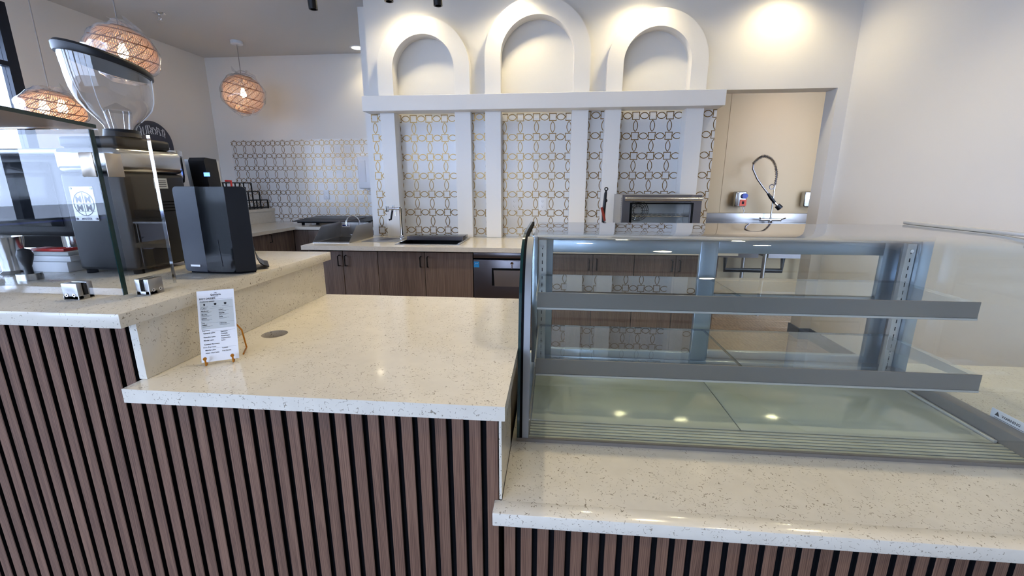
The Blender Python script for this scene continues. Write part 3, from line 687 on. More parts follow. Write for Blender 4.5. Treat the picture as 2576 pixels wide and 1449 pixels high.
G().box(-1.148, -1.112, 1.2545, 1.2562, 1.1035, 1.1095, rot=Matrix.Rotation(math.radians(-6.5), 3, 'Z')).obj('name_badge', 'aluminium_pale', mx)
G().tube([(-1.040, 1.2528, 1.19), (-1.036, 1.2528, 1.105)], 0.0006, n=5).obj('seam_line', 'slate_satin', mx)

# second machine behind with a blue digital display
d2 = thing('display_grinder', 'dark narrow grinder head with a blue digital display behind the black machine', 'grinder', (-1.310, 1.60, ZR_))
R2 = Matrix.Rotation(math.radians(6), 3, 'Z')
G().box(-1.360, -1.270, 1.555, 1.70, ZR_+0.0003, 1.30, bev=0.008, rot=R2).obj('body', 'grey_black', d2)
g = G().prism([(1.560, 1.30), (1.548, 1.445), (1.556, 1.456), (1.61, 1.452), (1.62, 1.30)], 'x', -1.353, -1.290); g.obj('head', 'black_satin', d2)
box('display', 'display_blue', (-1.297, -1.275, 1.546, 1.5485, 1.388, 1.402), d2)
G().prism([(1.60, 1.30), (1.59, 1.452), (1.70, 1.452), (1.70, 1.30)], 'x', -1.405, -1.354).obj('side_cover', 'aluminium_pale', d2)
G().cyl((-1.283, 1.549, 1.335), (-1.283, 1.555, 1.335), 0.011, n=18).obj('button', 'black_gloss', d2)
G().tube([(-1.257, 1.60, 1.345), (-1.235, 1.60, 1.345), (-1.235, 1.60, 1.372), (-1.257, 1.60, 1.372)], 0.004, n=8).obj('red_lever', 'red_plastic', d2)

# ================================================================== ESPRESSO MACHINE AND SMALL THINGS BEHIND THE GUARD
em = thing('espresso_machine', 'wide black espresso machine behind the glass guard', 'espresso machine', (-2.02, 1.50, ZR_))
for sx in (-2.38, -1.66):
    for sy in (1.36, 1.66): G().cyl((sx, sy, ZR_+0.0003), (sx, sy, ZR_+0.105), 0.020, 0.026, n=16).obj('foot', 'steel', em)
G().box(-2.44, -1.60, 1.32, 1.72, ZR_+0.105, 1.455, bev=0.02, seg=3).obj('body', 'black_satin', em)
G().box(-2.42, -1.62, 1.34, 1.70, 1.455, 1.475, bev=0.004).obj('cup_tray', 'steel_brushed', em)
G().box(-2.40, -1.64, 1.314, 1.3195, 1.22, 1.43, bev=0.002).obj('back_panel', 'black_gloss', em)
def jug(x, y, lab):
    t = thing('steel_pitcher', lab, 'pitcher', (x, y, ZR_), 'steel pitchers')
    G().lathe((x, y, ZR_+0.0003), [(0.0, 0.0), (0.036, 0.0), (0.037, 0.004), (0.026, 0.012), (0.028, 0.05), (0.037, 0.10), (0.039, 0.118), (0.0375, 0.118), (0.0355, 0.10), (0.026, 0.05)], n=32).obj('cup', 'steel', t)
    return t
jug(-1.715, 1.205, 'polished steel tumbler standing near the left edge of the frame')
def stack(x0, x1, y0, y1, z, h, m, lab, nm='paper_ream', cat='paper'):
    return G().box(x0, x1, y0, y1, z+0.0002, z+h, bev=0.002).obj(nm, m, None, lab, cat)
stack(-1.98, -1.56, 1.235, 1.31, ZR_, 0.034, 'white_paper', 'white flat box lying under the espresso machine front', 'flat_box', 'box')
stack(-1.90, -1.55, 1.24, 1.305, ZR_+0.0345, 0.018, 'white_plastic', 'white slim tray stacked on the flat box', 'slim_tray', 'tray')
stack(-1.70, -1.56, 1.245, 1.30, ZR_+0.053, 0.012, 'grey_paper', 'pale booklet stack on the white slim tray', 'booklet_stack', 'booklet')
stack(-1.70, -1.58, 1.25, 1.295, ZR_+0.0655, 0.010, 'red_plastic', 'small red box topping the white stack', 'red_box', 'box')
tm = thing('tamper', 'black round-handled coffee tamper standing by the grinder', 'tamper', (-1.56, 1.13, ZR_))
G().cyl((-1.56, 1.13, ZR_+0.0003), (-1.56, 1.13, ZR_+0.02), 0.029, n=28).obj('base', 'steel', tm)
G().lathe((-1.56, 1.13, ZR_+0.02), [(0.010, 0.0), (0.009, 0.02), (0.016, 0.04), (0.019, 0.055), (0.014, 0.07), (0.0, 0.075)], n=24).obj('handle', 'black_satin', tm)

# ================================================================== GLASS DISPLAY CASE
dc = thing('display_case', 'curved glass bakery display case with two empty glass shelves', 'display case', (0.63, 1.45, ZL))
XA, XB = -0.0918, 1.362
PROF = [(1.123, 0.634), (1.140, 0.75), (1.157, 0.873), (1.171, 0.96), (1.189, 1.04), (1.211, 1.10), (1.243, 1.147), (1.284, 1.178), (1.33, 1.196), (1.40, 1.205), (1.50, 1.208), (1.81, 1.208)]
def offs(pr, d):
    out = []
    for i in range(len(pr)):
        a = Vector(pr[max(i-1, 0)]); b = Vector(pr[min(i+1, len(pr)-1)]); t = (b-a).normalized(); out.append((pr[i][0]+t.y*d, pr[i][1]-t.x*d))
    return out
def sheet(nm, m, pr, d0, d1, xa, xb, label=None):
    o = offs(pr, d0); i_ = offs(pr, d1); n = len(pr)
    vs = [(xa, y, z) for y, z in o]+[(xb, y, z) for y, z in o]+[(xa, y, z) for y, z in i_]+[(xb, y, z) for y, z in i_]
    fs = []
    for k in range(n-1):
        fs += [(k, n+k, n+k+1, k+1), (2*n+k+1, 3*n+k+1, 3*n+k, 2*n+k), (k+1, 2*n+k+1, 2*n+k, k), (n+k, 3*n+k, 3*n+k+1, n+k+1)]
    fs += [(0, 2*n, 3*n, n), (n-1, 2*n-1, 4*n-1, 3*n-1)]
    return G().addv(vs, fs).obj(nm, m, dc, label=label, smooth=50)
# smoother profile
def resample(pr, k=4):
    out = []
    for i in range(len(pr)-1):
        p0 = Vector(pr[max(i-1, 0)]); p1 = Vector(pr[i]); p2 = Vector(pr[i+1]); p3 = Vector(pr[min(i+2, len(pr)-1)])
        for j in range(k):
            t = j/k; out.append(tuple(0.5*((2*p1)+(p2-p0)*t+(2*p0-5*p1+4*p2-p3)*t*t+(3*p1-p0-3*p2+p3)*t*t*t)))
    out.append(pr[-1]); return out
PR = resample(PROF[:11])+[PROF[11]]
sheet('curved_front_glass', 'glass_case', PR, 0.0, 0.006, XA+0.034, XB-0.034)
for xa, xb in ((XA, XA+0.008), (XB-0.008, XB)):
    poly = offs(PR, 0.001); poly = [(y, z) for y, z in poly]+[(1.81, 0.634)]
    G().prism(poly, 'x', xa, xb).obj('end_panel', 'glass_case', dc)
    sheet('end_panel_edge', 'glass_edge', PR, -0.0012, 0.0008, xa, xb, 'dark green polished glass edge')
sheet('gasket', 'felt_black', PR, -0.001, 0.014, XA+0.008, XA+0.0155); sheet('gasket', 'aluminium_pale', PR, -0.001, 0.014, XB-0.0155, XB-0.008)
sheet('side_frame', 'aluminium_mid', PR[:34], -0.0005, 0.016, XA+0.0155, XA+0.034); sheet('side_frame', 'aluminium_mid', PR[:34], -0.0005, 0.016, XB-0.034, XB-0.0155)
G().box(XB-0.006, XB+0.010, 1.36, 1.83, 1.2095, 1.2215, bev=0.003).obj('top_edge_trim', 'aluminium_pale', dc, label='bright metal strip on the right end')
# base, deck, slots
G().box(XA+0.004, XB-0.004, 1.1325, 1.80, ZL+0.0003, ZL+0.004).obj('base_plate', 'aluminium', dc)
G().box(XA, XB, 1.119, 1.131, ZL+0.0002, ZL+0.010).obj('front_sill', 'rail_taupe', dc)
for i in range(6): G().box(-0.058, 1.315, 1.137+0.0145*i, 1.1475+0.0145*i, ZL+0.004, ZL+0.0065+0.0006*i, bev=0.001, seg=1).obj('grille_bar', 'deck_cream', dc)
G().box(-0.054, 0.5745, 1.226, 1.560, ZL+0.004, ZL+0.0095, bev=0.0015).obj('deck_panel', 'deck_cream', dc); G().box(0.5775, 1.268, 1.226, 1.560, ZL+0.004, ZL+0.0095, bev=0.0015).obj('deck_panel', 'deck_cream', dc)
G().box(-0.054, 1.30, 1.563, 1.575, ZL+0.004, ZL+0.008).obj('deck_gap', 'felt_black', dc)
G().box(-0.058, 1.31, 1.577, 1.70, ZL+0.004, ZL+0.022, bev=0.004).obj('rear_sill', 'aluminium_pale', dc)
G().box(1.270, 1.280, 1.226, 1.575, ZL+0.004, ZL+0.016, bev=0.002).obj('deck_side_trim', 'aluminium_pale', dc); G().box(1.283, 1.325, 1.14, 1.70, ZL+0.004, ZL+0.052, bev=0.004).obj('side_duct', 'rail_taupe', dc)
G().box(-0.0605, -0.0555, 1.15, 1.70, ZL+0.004, ZL+0.045, bev=0.001).obj('side_duct', 'rail_taupe', dc)
# shelves
for nm, yf, zt in (('upper', 1.357, 1.018), ('lower', 1.300, 0.812)):
    sh = thing('shelf', None, None, (0.6, 1.5, zt)); sh.parent = dc; sh.location = Vector((0.6, 1.5, zt))-wloc(dc); sh['label'] = '%s glass shelf with a grey front rail' % nm
    G().box(-0.044, 0.5905, yf+0.005, 1.660, zt-0.008, zt-0.001).obj('glass_panel', 'glass_shelf', sh); G().box(0.5935, 1.262, yf+0.005, 1.660, zt-0.008, zt-0.001).obj('glass_panel', 'glass_shelf', sh)
    G().box(0.5905, 0.5935, yf+0.005, 1.660, zt-0.008, zt-0.001).obj('panel_joint', 'glass_edge', sh)
    G().box(-0.044, 1.262, 1.660, 1.662, zt-0.008, zt-0.001).obj('panel_joint', 'glass_edge', sh)
    G().box(-0.046, 1.2665, yf-0.001, yf+0.004, zt-0.049, zt+0.001, bev=0.0012, seg=1).obj('price_rail', 'rail_taupe', sh)
    G().box(-0.046, 1.2665, yf-0.003, yf+0.006, zt-0.056, zt-0.049, bev=0.001, seg=1).obj('rail_lip', 'aluminium_pale', sh)
    for xx in (-0.050, 1.263): G().prism([(yf+0.005, zt-0.012), (yf+0.005, zt-0.030), (1.67, zt-0.060), (1.67, zt-0.009)], 'x', xx, xx+0.003).obj('shelf_bracket', 'aluminium_pale', sh)
for xx in (-0.054, 1.272):
    p = G().box(xx, xx+0.032, 1.672, 1.690, ZL+0.02, 1.152, bev=0.001, seg=1).obj('shelf_standard', 'aluminium_pale', dc)
    me = G().box(-0.0016, 0.0016, 0, 0.0008, 0, 0.014).mesh('slot', smooth=0); me.materials.append(MATS['felt_black'])
    for i in range(16): link_shared('slot', me, p, (xx+0.016, 1.6713, ZL+0.05+0.029*i))
    for zz in (1.125, 0.885): G().cyl((xx+0.016, 1.668, zz), (xx+0.016, 1.6725, zz), 0.006, n=16).obj('screw', 'chrome', p)
G().box(1.306, 1.346, 1.655, 1.76, ZL+0.02, 1.17, bev=0.003).obj('corner_post', 'aluminium', dc); G().box(-0.0765, -0.056, 1.655, 1.76, ZL+0.02, 1.17, bev=0.003).obj('corner_post', 'aluminium', dc)
G().box(-0.056, 1.306, 1.700, 1.765, 1.150, 1.172, bev=0.002).obj('door_header', 'aluminium', dc); G().box(-0.056, 1.306, 1.700, 1.765, ZL+0.012, ZL+0.034, bev=0.002).obj('door_track', 'aluminium', dc)
G().box(-0.056, 1.306, 1.60, 1.699, 1.168, 1.190, bev=0.006).obj('lamp_housing', 'aluminium_pale', dc)
for k, (xa, xb, ya) in enumerate(((-0.055, 0.625, 1.705), (0.585, 1.300, 1.735))):
    d = thing('sliding_door', None, None, ((xa+xb)/2, ya, ZL+0.035)); d.parent = dc; d.location = wloc(d)-wloc(dc)
    d['label'] = ('left' if k == 0 else 'right')+' rear sliding door of the case'
    sw = 0.058
    for a, b in ((xa, xa+sw), (xb-sw, xb)): G().box(a, b, ya, ya+0.022, ZL+0.035, 1.149, bev=0.002).obj('stile', 'aluminium', d)
    G().box(xa+sw, xb-sw, ya, ya+0.022, 1.098, 1.149, bev=0.002).obj('rail', 'aluminium', d); G().box(xa+sw, xb-sw, ya, ya+0.022, ZL+0.035, ZL+0.065, bev=0.002).obj('rail', 'aluminium', d)
    G().box(xa+sw, xb-sw, ya+0.008, ya+0.014, ZL+0.065, 1.098).obj('pane', 'glass_case', d)
sk = G().box(1.3255, 1.3268, 1.20, 1.31, ZL+0.006, ZL+0.078).obj('warning_sticker', 'white_paper', dc, label='white warning sticker with a red triangle')
XS = 1.3252
for zz, m in ((ZL+0.060, 'ink'), (ZL+0.028, 'red_plastic')):
    G().addv([(XS, 1.298, zz), (XS, 1.284, zz), (XS, 1.291, zz+0.013)], [(0, 1, 2)]).obj('triangle', m, sk, smooth=0)
text('print', 'WARNING', 0.011, (XS, 1.278, ZL+0.061), (0, -1, 0), (0, 0, 1), 'ink', sk, 'LEFT', 0.0002); text('print', 'CAUTION', 0.011, (XS, 1.278, ZL+0.030), (0, -1, 0), (0, 0, 1), 'red_plastic', sk, 'LEFT', 0.0002)
for i in range(3): box('print_line', 'ink_grey', (XS-0.0002, XS+0.0002, 1.205, 1.298, ZL+0.045+0.004*i, ZL+0.0465+0.004*i), sk)

# ================================================================== BACKSPLASHES (gold lattice inlaid in white tile)
def annulus(outer, inner, t=0.0012):
    n = len(outer)
    vs = [(x, -t, z) for x, z in outer]+[(x, -t, z) for x, z in inner]+[(x, 0, z) for x, z in outer]
    fs = [(i, (i+1) % n, n+(i+1) % n, n+i) for i in range(n)]+[(2*n+i, 2*n+(i+1) % n, (i+1) % n, i) for i in range(n)]
    return G().addv(vs, fs)
def lens_pts(half, w, n):   # pointed oval along x
    r = (half*half+w*w)/(2*w); a = math.asin(half/r); pts = []
    for i in range(n): t = -a+2*a*i/n; pts.append((r*math.sin(t), r*math.cos(t)-(r-w)))
    for i in range(n): t = a-2*a*i/n; pts.append((r*math.sin(t), -(r*math.cos(t)-(r-w))))
    return pts
def lattice_meshes(px_, pz_, key):
    sq, lw = 0.228*px_, 0.0024*px_/0.1413*1.30
    a, b = sq, sq-2*lw
    s_o = [(-a, -a), (0, -a*1.0), (a, -a), (a*0.93, 0), (a, a), (0, a), (-a, a), (-a*0.93, 0)]
    s_i = [(-b, -b), (0, -b), (b, -b), (b*0.93, 0), (b, b), (0, b), (-b, b), (-b*0.93, 0)]
    ms = annulus(s_o, s_i).mesh('gold_square', smooth=0)
    gapx, gapz = px_/2-sq*0.93, pz_/2-sq
    mh = annulus(lens_pts(gapx, 0.20*px_, 10), lens_pts(gapx-2.6*lw, 0.20*px_-2*lw, 10)).mesh('gold_link', smooth=0)
    mv = annulus([(z, x) for x, z in reversed(lens_pts(gapz, 0.155*px_, 10))], [(z, x) for x, z in reversed(lens_pts(gapz-2.6*lw, 0.155*px_-2*lw, 10))]).mesh('gold_link', smooth=0)
    for m in (ms, mh, mv): m.materials.append(MATS['gold'])
    return ms, mh, mv
def clip_copy(me, dx, dz, x0, x1, z0, z1):
    """part of a lattice piece that lies on the panel"""
    bm = bmesh.new(); bm.from_mesh(me)
    for co, no in (((x0-dx, 0, 0), (-1, 0, 0)), ((x1-dx, 0, 0), (1, 0, 0)), ((0, 0, z0-dz), (0, 0, -1)), ((0, 0, z1-dz), (0, 0, 1))):
        bmesh.ops.bisect_plane(bm, geom=bm.verts[:]+bm.edges[:]+bm.faces[:], plane_co=co, plane_no=no, clear_outer=True)
    if not bm.faces: bm.free(); return None
    m2 = bpy.data.meshes.new(me.name); bm.to_mesh(m2); bm.free(); m2.materials.append(MATS['gold']); return m2
def backsplash(label, x0, x1, z0, z1, yp, ph, zt, px_, pz_, meshes, th=0.004):
    t = thing('backsplash', label, 'backsplash', ((x0+x1)/2, yp, z0), 'gold lattice backsplashes')
    box('white_tile', 'tile_white', (x0, x1, yp-th, yp-0.0002, z0, z1), t)
    ms, mh, mv = meshes; ya = yp-th
    def put(nm, me, cx, cz, hx_, hz_):
        if cx+hx_ <= x0+0.002 or cx-hx_ >= x1-0.002 or cz+hz_ <= z0+0.002 or cz-hz_ >= z1-0.002: return
        if cx-hx_ < x0 or cx+hx_ > x1 or cz-hz_ < z0 or cz+hz_ > z1:
            me = clip_copy(me, cx, cz, x0, x1, z0, z1)
            if me is None: return
        link_shared(nm, me, t, (cx, ya, cz))
    i0 = int(math.floor((x0-ph)/px_))-1; i1 = int(math.ceil((x1-ph)/px_))+1
    for i in range(i0, i1+1):
        cx = ph+i*px_
        for j in range(-1, 9):
            cz = zt-j*pz_
            if cz < z0-0.2: continue
            put('gold_square', ms, cx, cz, 0.228*px_, 0.228*px_)
            put('gold_link', mh, cx+px_/2, cz, px_/2-0.212*px_, 0.20*px_)
            put('gold_link', mv, cx, cz-pz_/2, 0.155*px_, pz_/2-0.2*px_)
    return t
LM = lattice_meshes(0.1413, 0.1645, 'a')
ZB = 0.900
for lab, a, b, yp, ph in (
    ('narrow gold lattice tile strip left of the first pilaster', -1.629, -1.516, YW, -1.596),
    ('gold lattice tile panel behind the beer-style tap under the left arch', -1.3875, -0.8565, YN, -1.1215),
    ('narrow gold lattice tile strip between second and third pilasters', -0.7185, -0.595, YW, -0.7265),
    ('gold lattice tile panel with two outlets under the middle arch', -0.4595, 0.1375, YN, -0.303),
    ('narrow gold lattice tile strip between fourth and fifth pilasters', 0.276, 0.4105, YW, 0.2725),
    ('gold lattice tile panel above the oven under the right arch', 0.5425, 1.0635, YN, 0.828),
    ('narrow gold lattice tile strip at the doorway edge', 1.2025, 1.3295, YW, 1.188)):
    inn = yp == YN
    aa, bb = (a+0.0125, b-0.0005) if inn and a < -0.0 and False else (a, b)
    if inn:
        k = 0 if a < -1 else (1 if a < 0 else 2)
        cx, ri = ARCH[k][0], ARCH[k][1]; aa, bb = cx-ri-0.005, cx+ri+0.005
        if k in (0, 1): aa = max(aa, PIL[2*k][1]+0.0005); bb = min(bb, PIL[2*k+1][0]-0.0005)
        else: aa = PIL[4][1]+0.0005; bb = PIL[5][0]-0.0005
    backsplash(lab, aa, bb, ZB+0.0005, 1.9695, yp, ph, 1.937, 0.1413, 0.1645, LM)
LM2 = lattice_meshes(0.1296, 0.1515, 'b')
backsplash('wide gold lattice tile wall at the rear drink station', -4.108, -1.752, ZB+0.0005, 1.921, YB, -4.061, 1.878, 0.1296, 0.1515, LM2)

def outlet(x, y, z, lab):
    t = thing('wall_outlet', lab, 'outlet', (x, y, z-0.057), 'white duplex outlets')
    G().box(x-0.036, x+0.036, y-0.006, y-0.0003, z-0.059, z+0.059, bev=0.002).obj('cover_plate', 'white_plastic', t)
    for dz in (0.022, -0.022):
        s = G().box(x-0.016, x+0.016, y-0.0075, y-0.006, z+dz-0.014, z+dz+0.014, bev=0.0006, seg=1).obj('socket', 'white_plastic', t)
        for dx in (-0.006, 0.006): box('slot', 'ink', (x+dx-0.0011, x+dx+0.0011, y-0.0079, y-0.0074, z+dz-0.002, z+dz+0.007), s)
        G().cyl((x, y-0.0079, z+dz-0.008), (x, y-0.0074, z+dz-0.008), 0.0022, n=10).obj('ground_hole', 'ink', s)
outlet(-0.354, YN-0.0052, 1.194, 'left white outlet on the middle gold lattice panel'); outlet(-0.097, YN-0.0052, 1.195, 'right white outlet on the middle gold lattice panel')
outlet(-2.897, YB-0.0052, 1.244, 'white outlet on the rear gold lattice wall')

# ================================================================== BACK COUNTER
def slab(x0, x1, y0, y1, z0, z1, holes=()):
    g = G(); X = sorted({x0, x1, *[h[0] for h in holes], *[h[1] for h in holes]}); Yv = sorted({y0, y1, *[h[2] for h in holes], *[h[3] for h in holes]})
    for a, b in zip(X, X[1:]):
        for c, d in zip(Yv, Yv[1:]):
            mx_, my_ = (a+b)/2, (c+d)/2
            if any(h[0] < mx_ < h[1] and h[2] < my_ < h[3] for h in holes): continue
            g.quad((a, c, z1), (b, c, z1), (b, d, z1), (a, d, z1)); g.quad((a, d, z0), (b, d, z0), (b, c, z0), (a, c, z0))
    for (a, b, c, d), s in [((x0, x1, y0, y1), 1)]+[(h, -1) for h in holes]:
        for p, q in (((a, c), (b, c)), ((b, c), (b, d)), ((b, d), (a, d)), ((a, d), (a, c))):
            f = [(p[0], p[1], z0), (q[0], q[1], z0), (q[0], q[1], z1), (p[0], p[1], z1)]
            g.quad(*(f if s > 0 else f[::-1]))
    return g
SK = (-1.935, -1.665, 3.43, 3.78); IB = (-1.225, -0.755, 3.345, 3.70)
g = slab(-1.964, 1.325, 3.200, YW-0.0005, ZB-0.034, ZB, (SK, IB))
for cx, ri, ro, zs in ARCH: g.box(cx-ri-0.005, cx+ri+0.005, YW-0.0005, YN-0.0003, ZB-0.034, ZB)
g.obj('countertop', 'quartz_fine', None, 'long pale quartz countertop along the arched back wall', 'countertop', smooth=0)

def handle_v(x, y, z0, z1, parent, axis='y'):
    g = G(); d = 0.028
    pts = [(x, y, z0), (x, y-d, z0+0.004), (x, y-d, z1-0.004), (x, y, z1)] if axis == 'y' else [(x, y, z0), (x+d, y, z0+0.004), (x+d, y, z1-0.004), (x, y, z1)]
    return g.tube(pts, 0.0048, n=6).obj('handle', 'black_metal', parent, label='black bar pull')
def cabinet(xa, xb, seam, label, yf=3.25, yb=3.94):
    t = thing('base_cabinet', label, 'cabinet', ((xa+xb)/2, (yf+yb)/2, 0), 'walnut base cabinets')
    g = G().box(xa+0.001, xb-0.001, yf+0.06, yb, 0.0003, 0.095); g.obj('toe_kick', 'felt_black', t)
    holes = G()
    for b in ((xa+0.001, xb-0.001, yf+0.019, yf+0.033, 0.095, 0.8655), (xa+0.001, xa+0.019, yf+0.034, yb, 0.095, 0.70), (xb-0.019, xb-0.001, yf+0.034, yb, 0.095, 0.70), (xa+0.02, xb-0.02, yf+0.034, yb, 0.095, 0.113), (xa+0.02, xb-0.02, yb-0.012, yb, 0.114, 0.70)): holes.box(*b)
    holes.obj('body', 'felt_black', t)
    for a, b, s in ((xa, seam, 1), (seam, xb, -1)):
        d = G().box(a+0.0025, b-0.0025, yf, yf+0.0185, 0.10, 0.852, bev=0.001, seg=1).obj('door', 'cabinet_wood', t)
        hx_ = b-0.028 if s > 0 else a+0.028
        handle_v(hx_, yf, 0.735, 0.820, d)
    return t
cabinet(-1.94, -1.369, -1.655, 'walnut cabinet under the back sink at the left end')
cabinet(-1.369, -0.608, -0.991, 'wide walnut cabinet under the ice bin left of the fridge')
cabinet(0.005, 0.611, 0.305, 'walnut cabinet seen through the case just right of the fridge')
cabinet(0.611, 1.215, 0.910, 'walnut cabinet under the oven at the right end')
fr = thing('undercounter_fridge', 'grey steel under-counter fridge with a blue energy sticker', 'fridge', (-0.30, 3.6, 0))
G().box(-0.604, 0.001, 3.275, 3.93, 0.06, 0.862).obj('body', 'felt_black', fr)
for sx in (-0.56, -0.04):
    for sy in (3.33, 3.88): G().cyl((sx, sy, 0.0003), (sx, sy, 0.06), 0.018, n=14).obj('caster', 'black_metal', fr)
G().box(-0.603, 0.0, 3.25, 3.274, 0.815, 0.855, bev=0.002).obj('top_panel', 'dark_steel', fr)
fd = G().box(-0.603, 0.0, 3.245, 3.274, 0.10, 0.802, bev=0.003).obj('door', 'dark_steel', fr)
g = slab(-0.462, -0.145, 0.60, 0.738, 0, 1)   # handle frame drawn in x-z
G().box(-0.462, -0.145, 3.2425, 3.2447, 0.600, 0.738).obj('handle_recess', 'felt_black', fd)
G().prism([(-0.440, 0.596), (-0.167, 0.596), (-0.160, 0.722), (-0.447, 0.722)], 'y', 3.236, 3.2424).obj('handle_plate', 'steel_brushed', fd)
G().box(-0.600, -0.558, 3.2437, 3.2448, 0.742, 0.787).obj('energy_sticker', 'blue_label', fd, label='blue square energy sticker')
G().tube([(-0.593, 3.2432, 0.765), (-0.585, 3.2432, 0.775), (-0.575, 3.2432, 0.768), (-0.565, 3.2432, 0.778)], 0.0012, n=4).obj('sticker_mark', 'chalk_white', fd)
G().cyl((-0.305, 3.236, 0.778), (-0.305, 3.2448, 0.778), 0.011, n=20).obj('lock', 'chrome', fd); G().box(-0.3075, -0.3025, 3.234, 3.236, 0.735, 0.770).obj('key', 'chrome', fd)
G().box(-0.37, -0.05, 3.2435, 3.2448, 0.7945, 0.7965).obj('badge', 'chrome', fd)

# sink with splash guards
sk = thing('bar_sink', 'drop-in steel sink with tall splash guards at the back counter end', 'sink', (-1.80, 3.6, ZB))
a, b, c, d = SK
g = G(); t_ = 0.002; zb_ = 0.72
for q in (((a, c, ZB), (a, d, ZB), (a, d, zb_), (a, c, zb_)), ((b, d, ZB), (b, c, ZB), (b, c, zb_), (b, d, zb_)), ((b, c, ZB), (a, c, ZB), (a, c, zb_), (b, c, zb_)), ((a, d, ZB), (b, d, ZB), (b, d, zb_), (a, d, zb_)), ((a, c, zb_), (a, d, zb_), (b, d, zb_), (b, c, zb_))):
    g.quad(*[(x*0.998+(-1.80)*0.002, y*0.999+3.6*0.001, z) for x, y, z in q])
g.obj('basin', 'steel_brushed', sk, smooth=0)
slab(-1.955, -1.645, 3.36, 3.85, ZB+0.0003, ZB+0.003, (SK,)).obj('rim', 'steel_brushed', sk, smooth=0)
gp_ = [(3.365, ZB+0.0032), (3.365, ZB+0.010), (3.52, ZB+0.130), (3.845, ZB+0.132), (3.845, ZB+0.0032)]
G().prism(gp_, 'x', -1.955, -1.952).obj('splash_guard', 'steel_brushed', sk); G().prism(gp_, 'x', -1.648, -1.645).obj('splash_guard', 'steel_brushed', sk)
G().box(-1.951, -1.649, 3.842, 3.845, ZB+0.0032, ZB+0.128).obj('splash_guard', 'steel_brushed', sk)
lb = G().box(-1.935, -1.860, 3.8400, 3.8415, ZB+0.085, ZB+0.117).obj('sink_label', 'white_paper', sk); box('label_word', 'blue_plastic', (-1.930, -1.885, 3.8394, 3.8399, ZB+0.095, ZB+0.107), sk); G().tube([(-1.873+0.006*math.cos(2*PI*k/16), 3.8397, ZB+0.101+0.006*math.sin(2*PI*k/16)) for k in range(16)], 0.0015, n=5, closed=True).obj('label_emblem', 'blue_plastic', sk)
fc = thing('gooseneck_faucet', 'slim chrome gooseneck faucet on the bar sink', 'faucet', (-1.755, 3.81, ZB))
G().box(-1.84, -1.70, 3.795, 3.830, ZB+0.0033, ZB+0.016, bev=0.004).obj('base', 'chrome', fc)
G().tube([(-1.755, 3.812, ZB+0.015), (-1.755, 3.812, ZB+0.14)]+[(-1.80+0.045*math.cos(k*PI/10), 3.812-0.06*k/10, ZB+0.14+0.05*math.sin(k*PI/10)) for k in range(11)]+[(-1.846, 3.75, ZB+0.105)], 0.0075, n=10).obj('spout', 'chrome', fc)
for dx in (-1.825, -1.715): G().box(dx-0.010, dx+0.010, 3.775, 3.812, ZB+0.016, ZB+0.026, bev=0.003).obj('lever', 'chrome', fc)

# drip tray, tap tower, ice bin
dt = thing('drip_tray', 'flat steel drip tray set in the back counter', 'drip tray', (-1.44, 3.62, ZB))
G().box(-1.585, -1.285, 3.455, 3.785, ZB+0.0003, ZB+0.003, bev=0.001, seg=1).obj('tray', 'steel_brushed', dt)
me = G().box(-0.05, 0.05, -0.003, 0.003, 0, 0.0012).mesh('slot', smooth=0); me.materials.append(MATS['dark_steel'])
for i in range(8): link_shared('slot', me, dt, (-1.44+0.005*i, 3.55+0.022*i, ZB+0.0031))
tt = thing('tap_tower', 'chrome tap tower with a black lever beside the drip tray', 'tap', (-1.325, 3.715, ZB))
G().lathe((-1.325, 3.715, ZB+0.0031), [(0.0, 0.0), (0.030, 0.0), (0.030, 0.006), (0.020, 0.010), (0.020, 0.022), (0.0135, 0.026), (0.0135, 0.250), (0.0165, 0.254), (0.0165, 0.272), (0.0, 0.276)], n=28).obj('column', 'chrome', tt)
G().cyl((-1.325, 3.715, ZB+0.262), (-1.440, 3.700, ZB+0.258), 0.0115, 0.0105, n=18).obj('arm', 'chrome', tt); G().cyl((-1.438, 3.700, ZB+0.235), (-1.438, 3.700, ZB+0.282), 0.013, n=18).obj('valve', 'chrome', tt)
G().cyl((-1.385, 3.706, ZB+0.265), (-1.385, 3.706, ZB+0.290), 0.010, n=14).obj('valve_cap', 'chrome', tt)
G().tube([(-1.390, 3.690, ZB+0.248), (-1.398, 3.680, ZB+0.200), (-1.402, 3.676, ZB+0.172), (-1.420, 3.674, ZB+0.168)], 0.0085, n=10).obj('lever', 'black_satin', tt); G().cyl((-1.368, 3.700, ZB+0.25), (-1.368, 3.698, ZB+0.20), 0.005, n=10).obj('nozzle', 'chrome', tt)
ib = thing('ice_bin', 'steel-rimmed ice bin with a black sliding lid in the back counter', 'ice bin', (-0.99, 3.55, ZB))
a, b, c, d = IB
slab(-1.25, -0.73, 3.32, 3.785, ZB+0.0003, ZB+0.004, (IB,)).obj('rim', 'steel_brushed', ib, smooth=0)
g = G(); zb_ = 0.70
for q in (((a, c, ZB), (a, d, ZB), (a, d, zb_), (a, c, zb_)), ((b, d, ZB), (b, c, ZB), (b, c, zb_), (b, d, zb_)), ((b, c, ZB), (a, c, ZB), (a, c, zb_), (b, c, zb_)), ((a, d, ZB), (b, d, ZB), (b, d, zb_), (a, d, zb_)), ((a, c, zb_), (a, d, zb_), (b, d, zb_), (b, c, zb_))):
    g.quad(*[(x*0.998+(-0.99)*0.002, y*0.999+3.52*0.001, z) for x, y, z in q])
g.obj('well', 'black_satin', ib, smooth=0)
ld = G().box(-1.22, -0.745, 3.545, 3.760, ZB+0.012, ZB+0.042, bev=0.003).obj('lid', 'black_gloss', ib); G().box(-1.222, -0.743, 3.538, 3.5445, ZB+0.010, ZB+0.044, bev=0.001, seg=1).obj('lid_edge', 'dark_steel', ld)
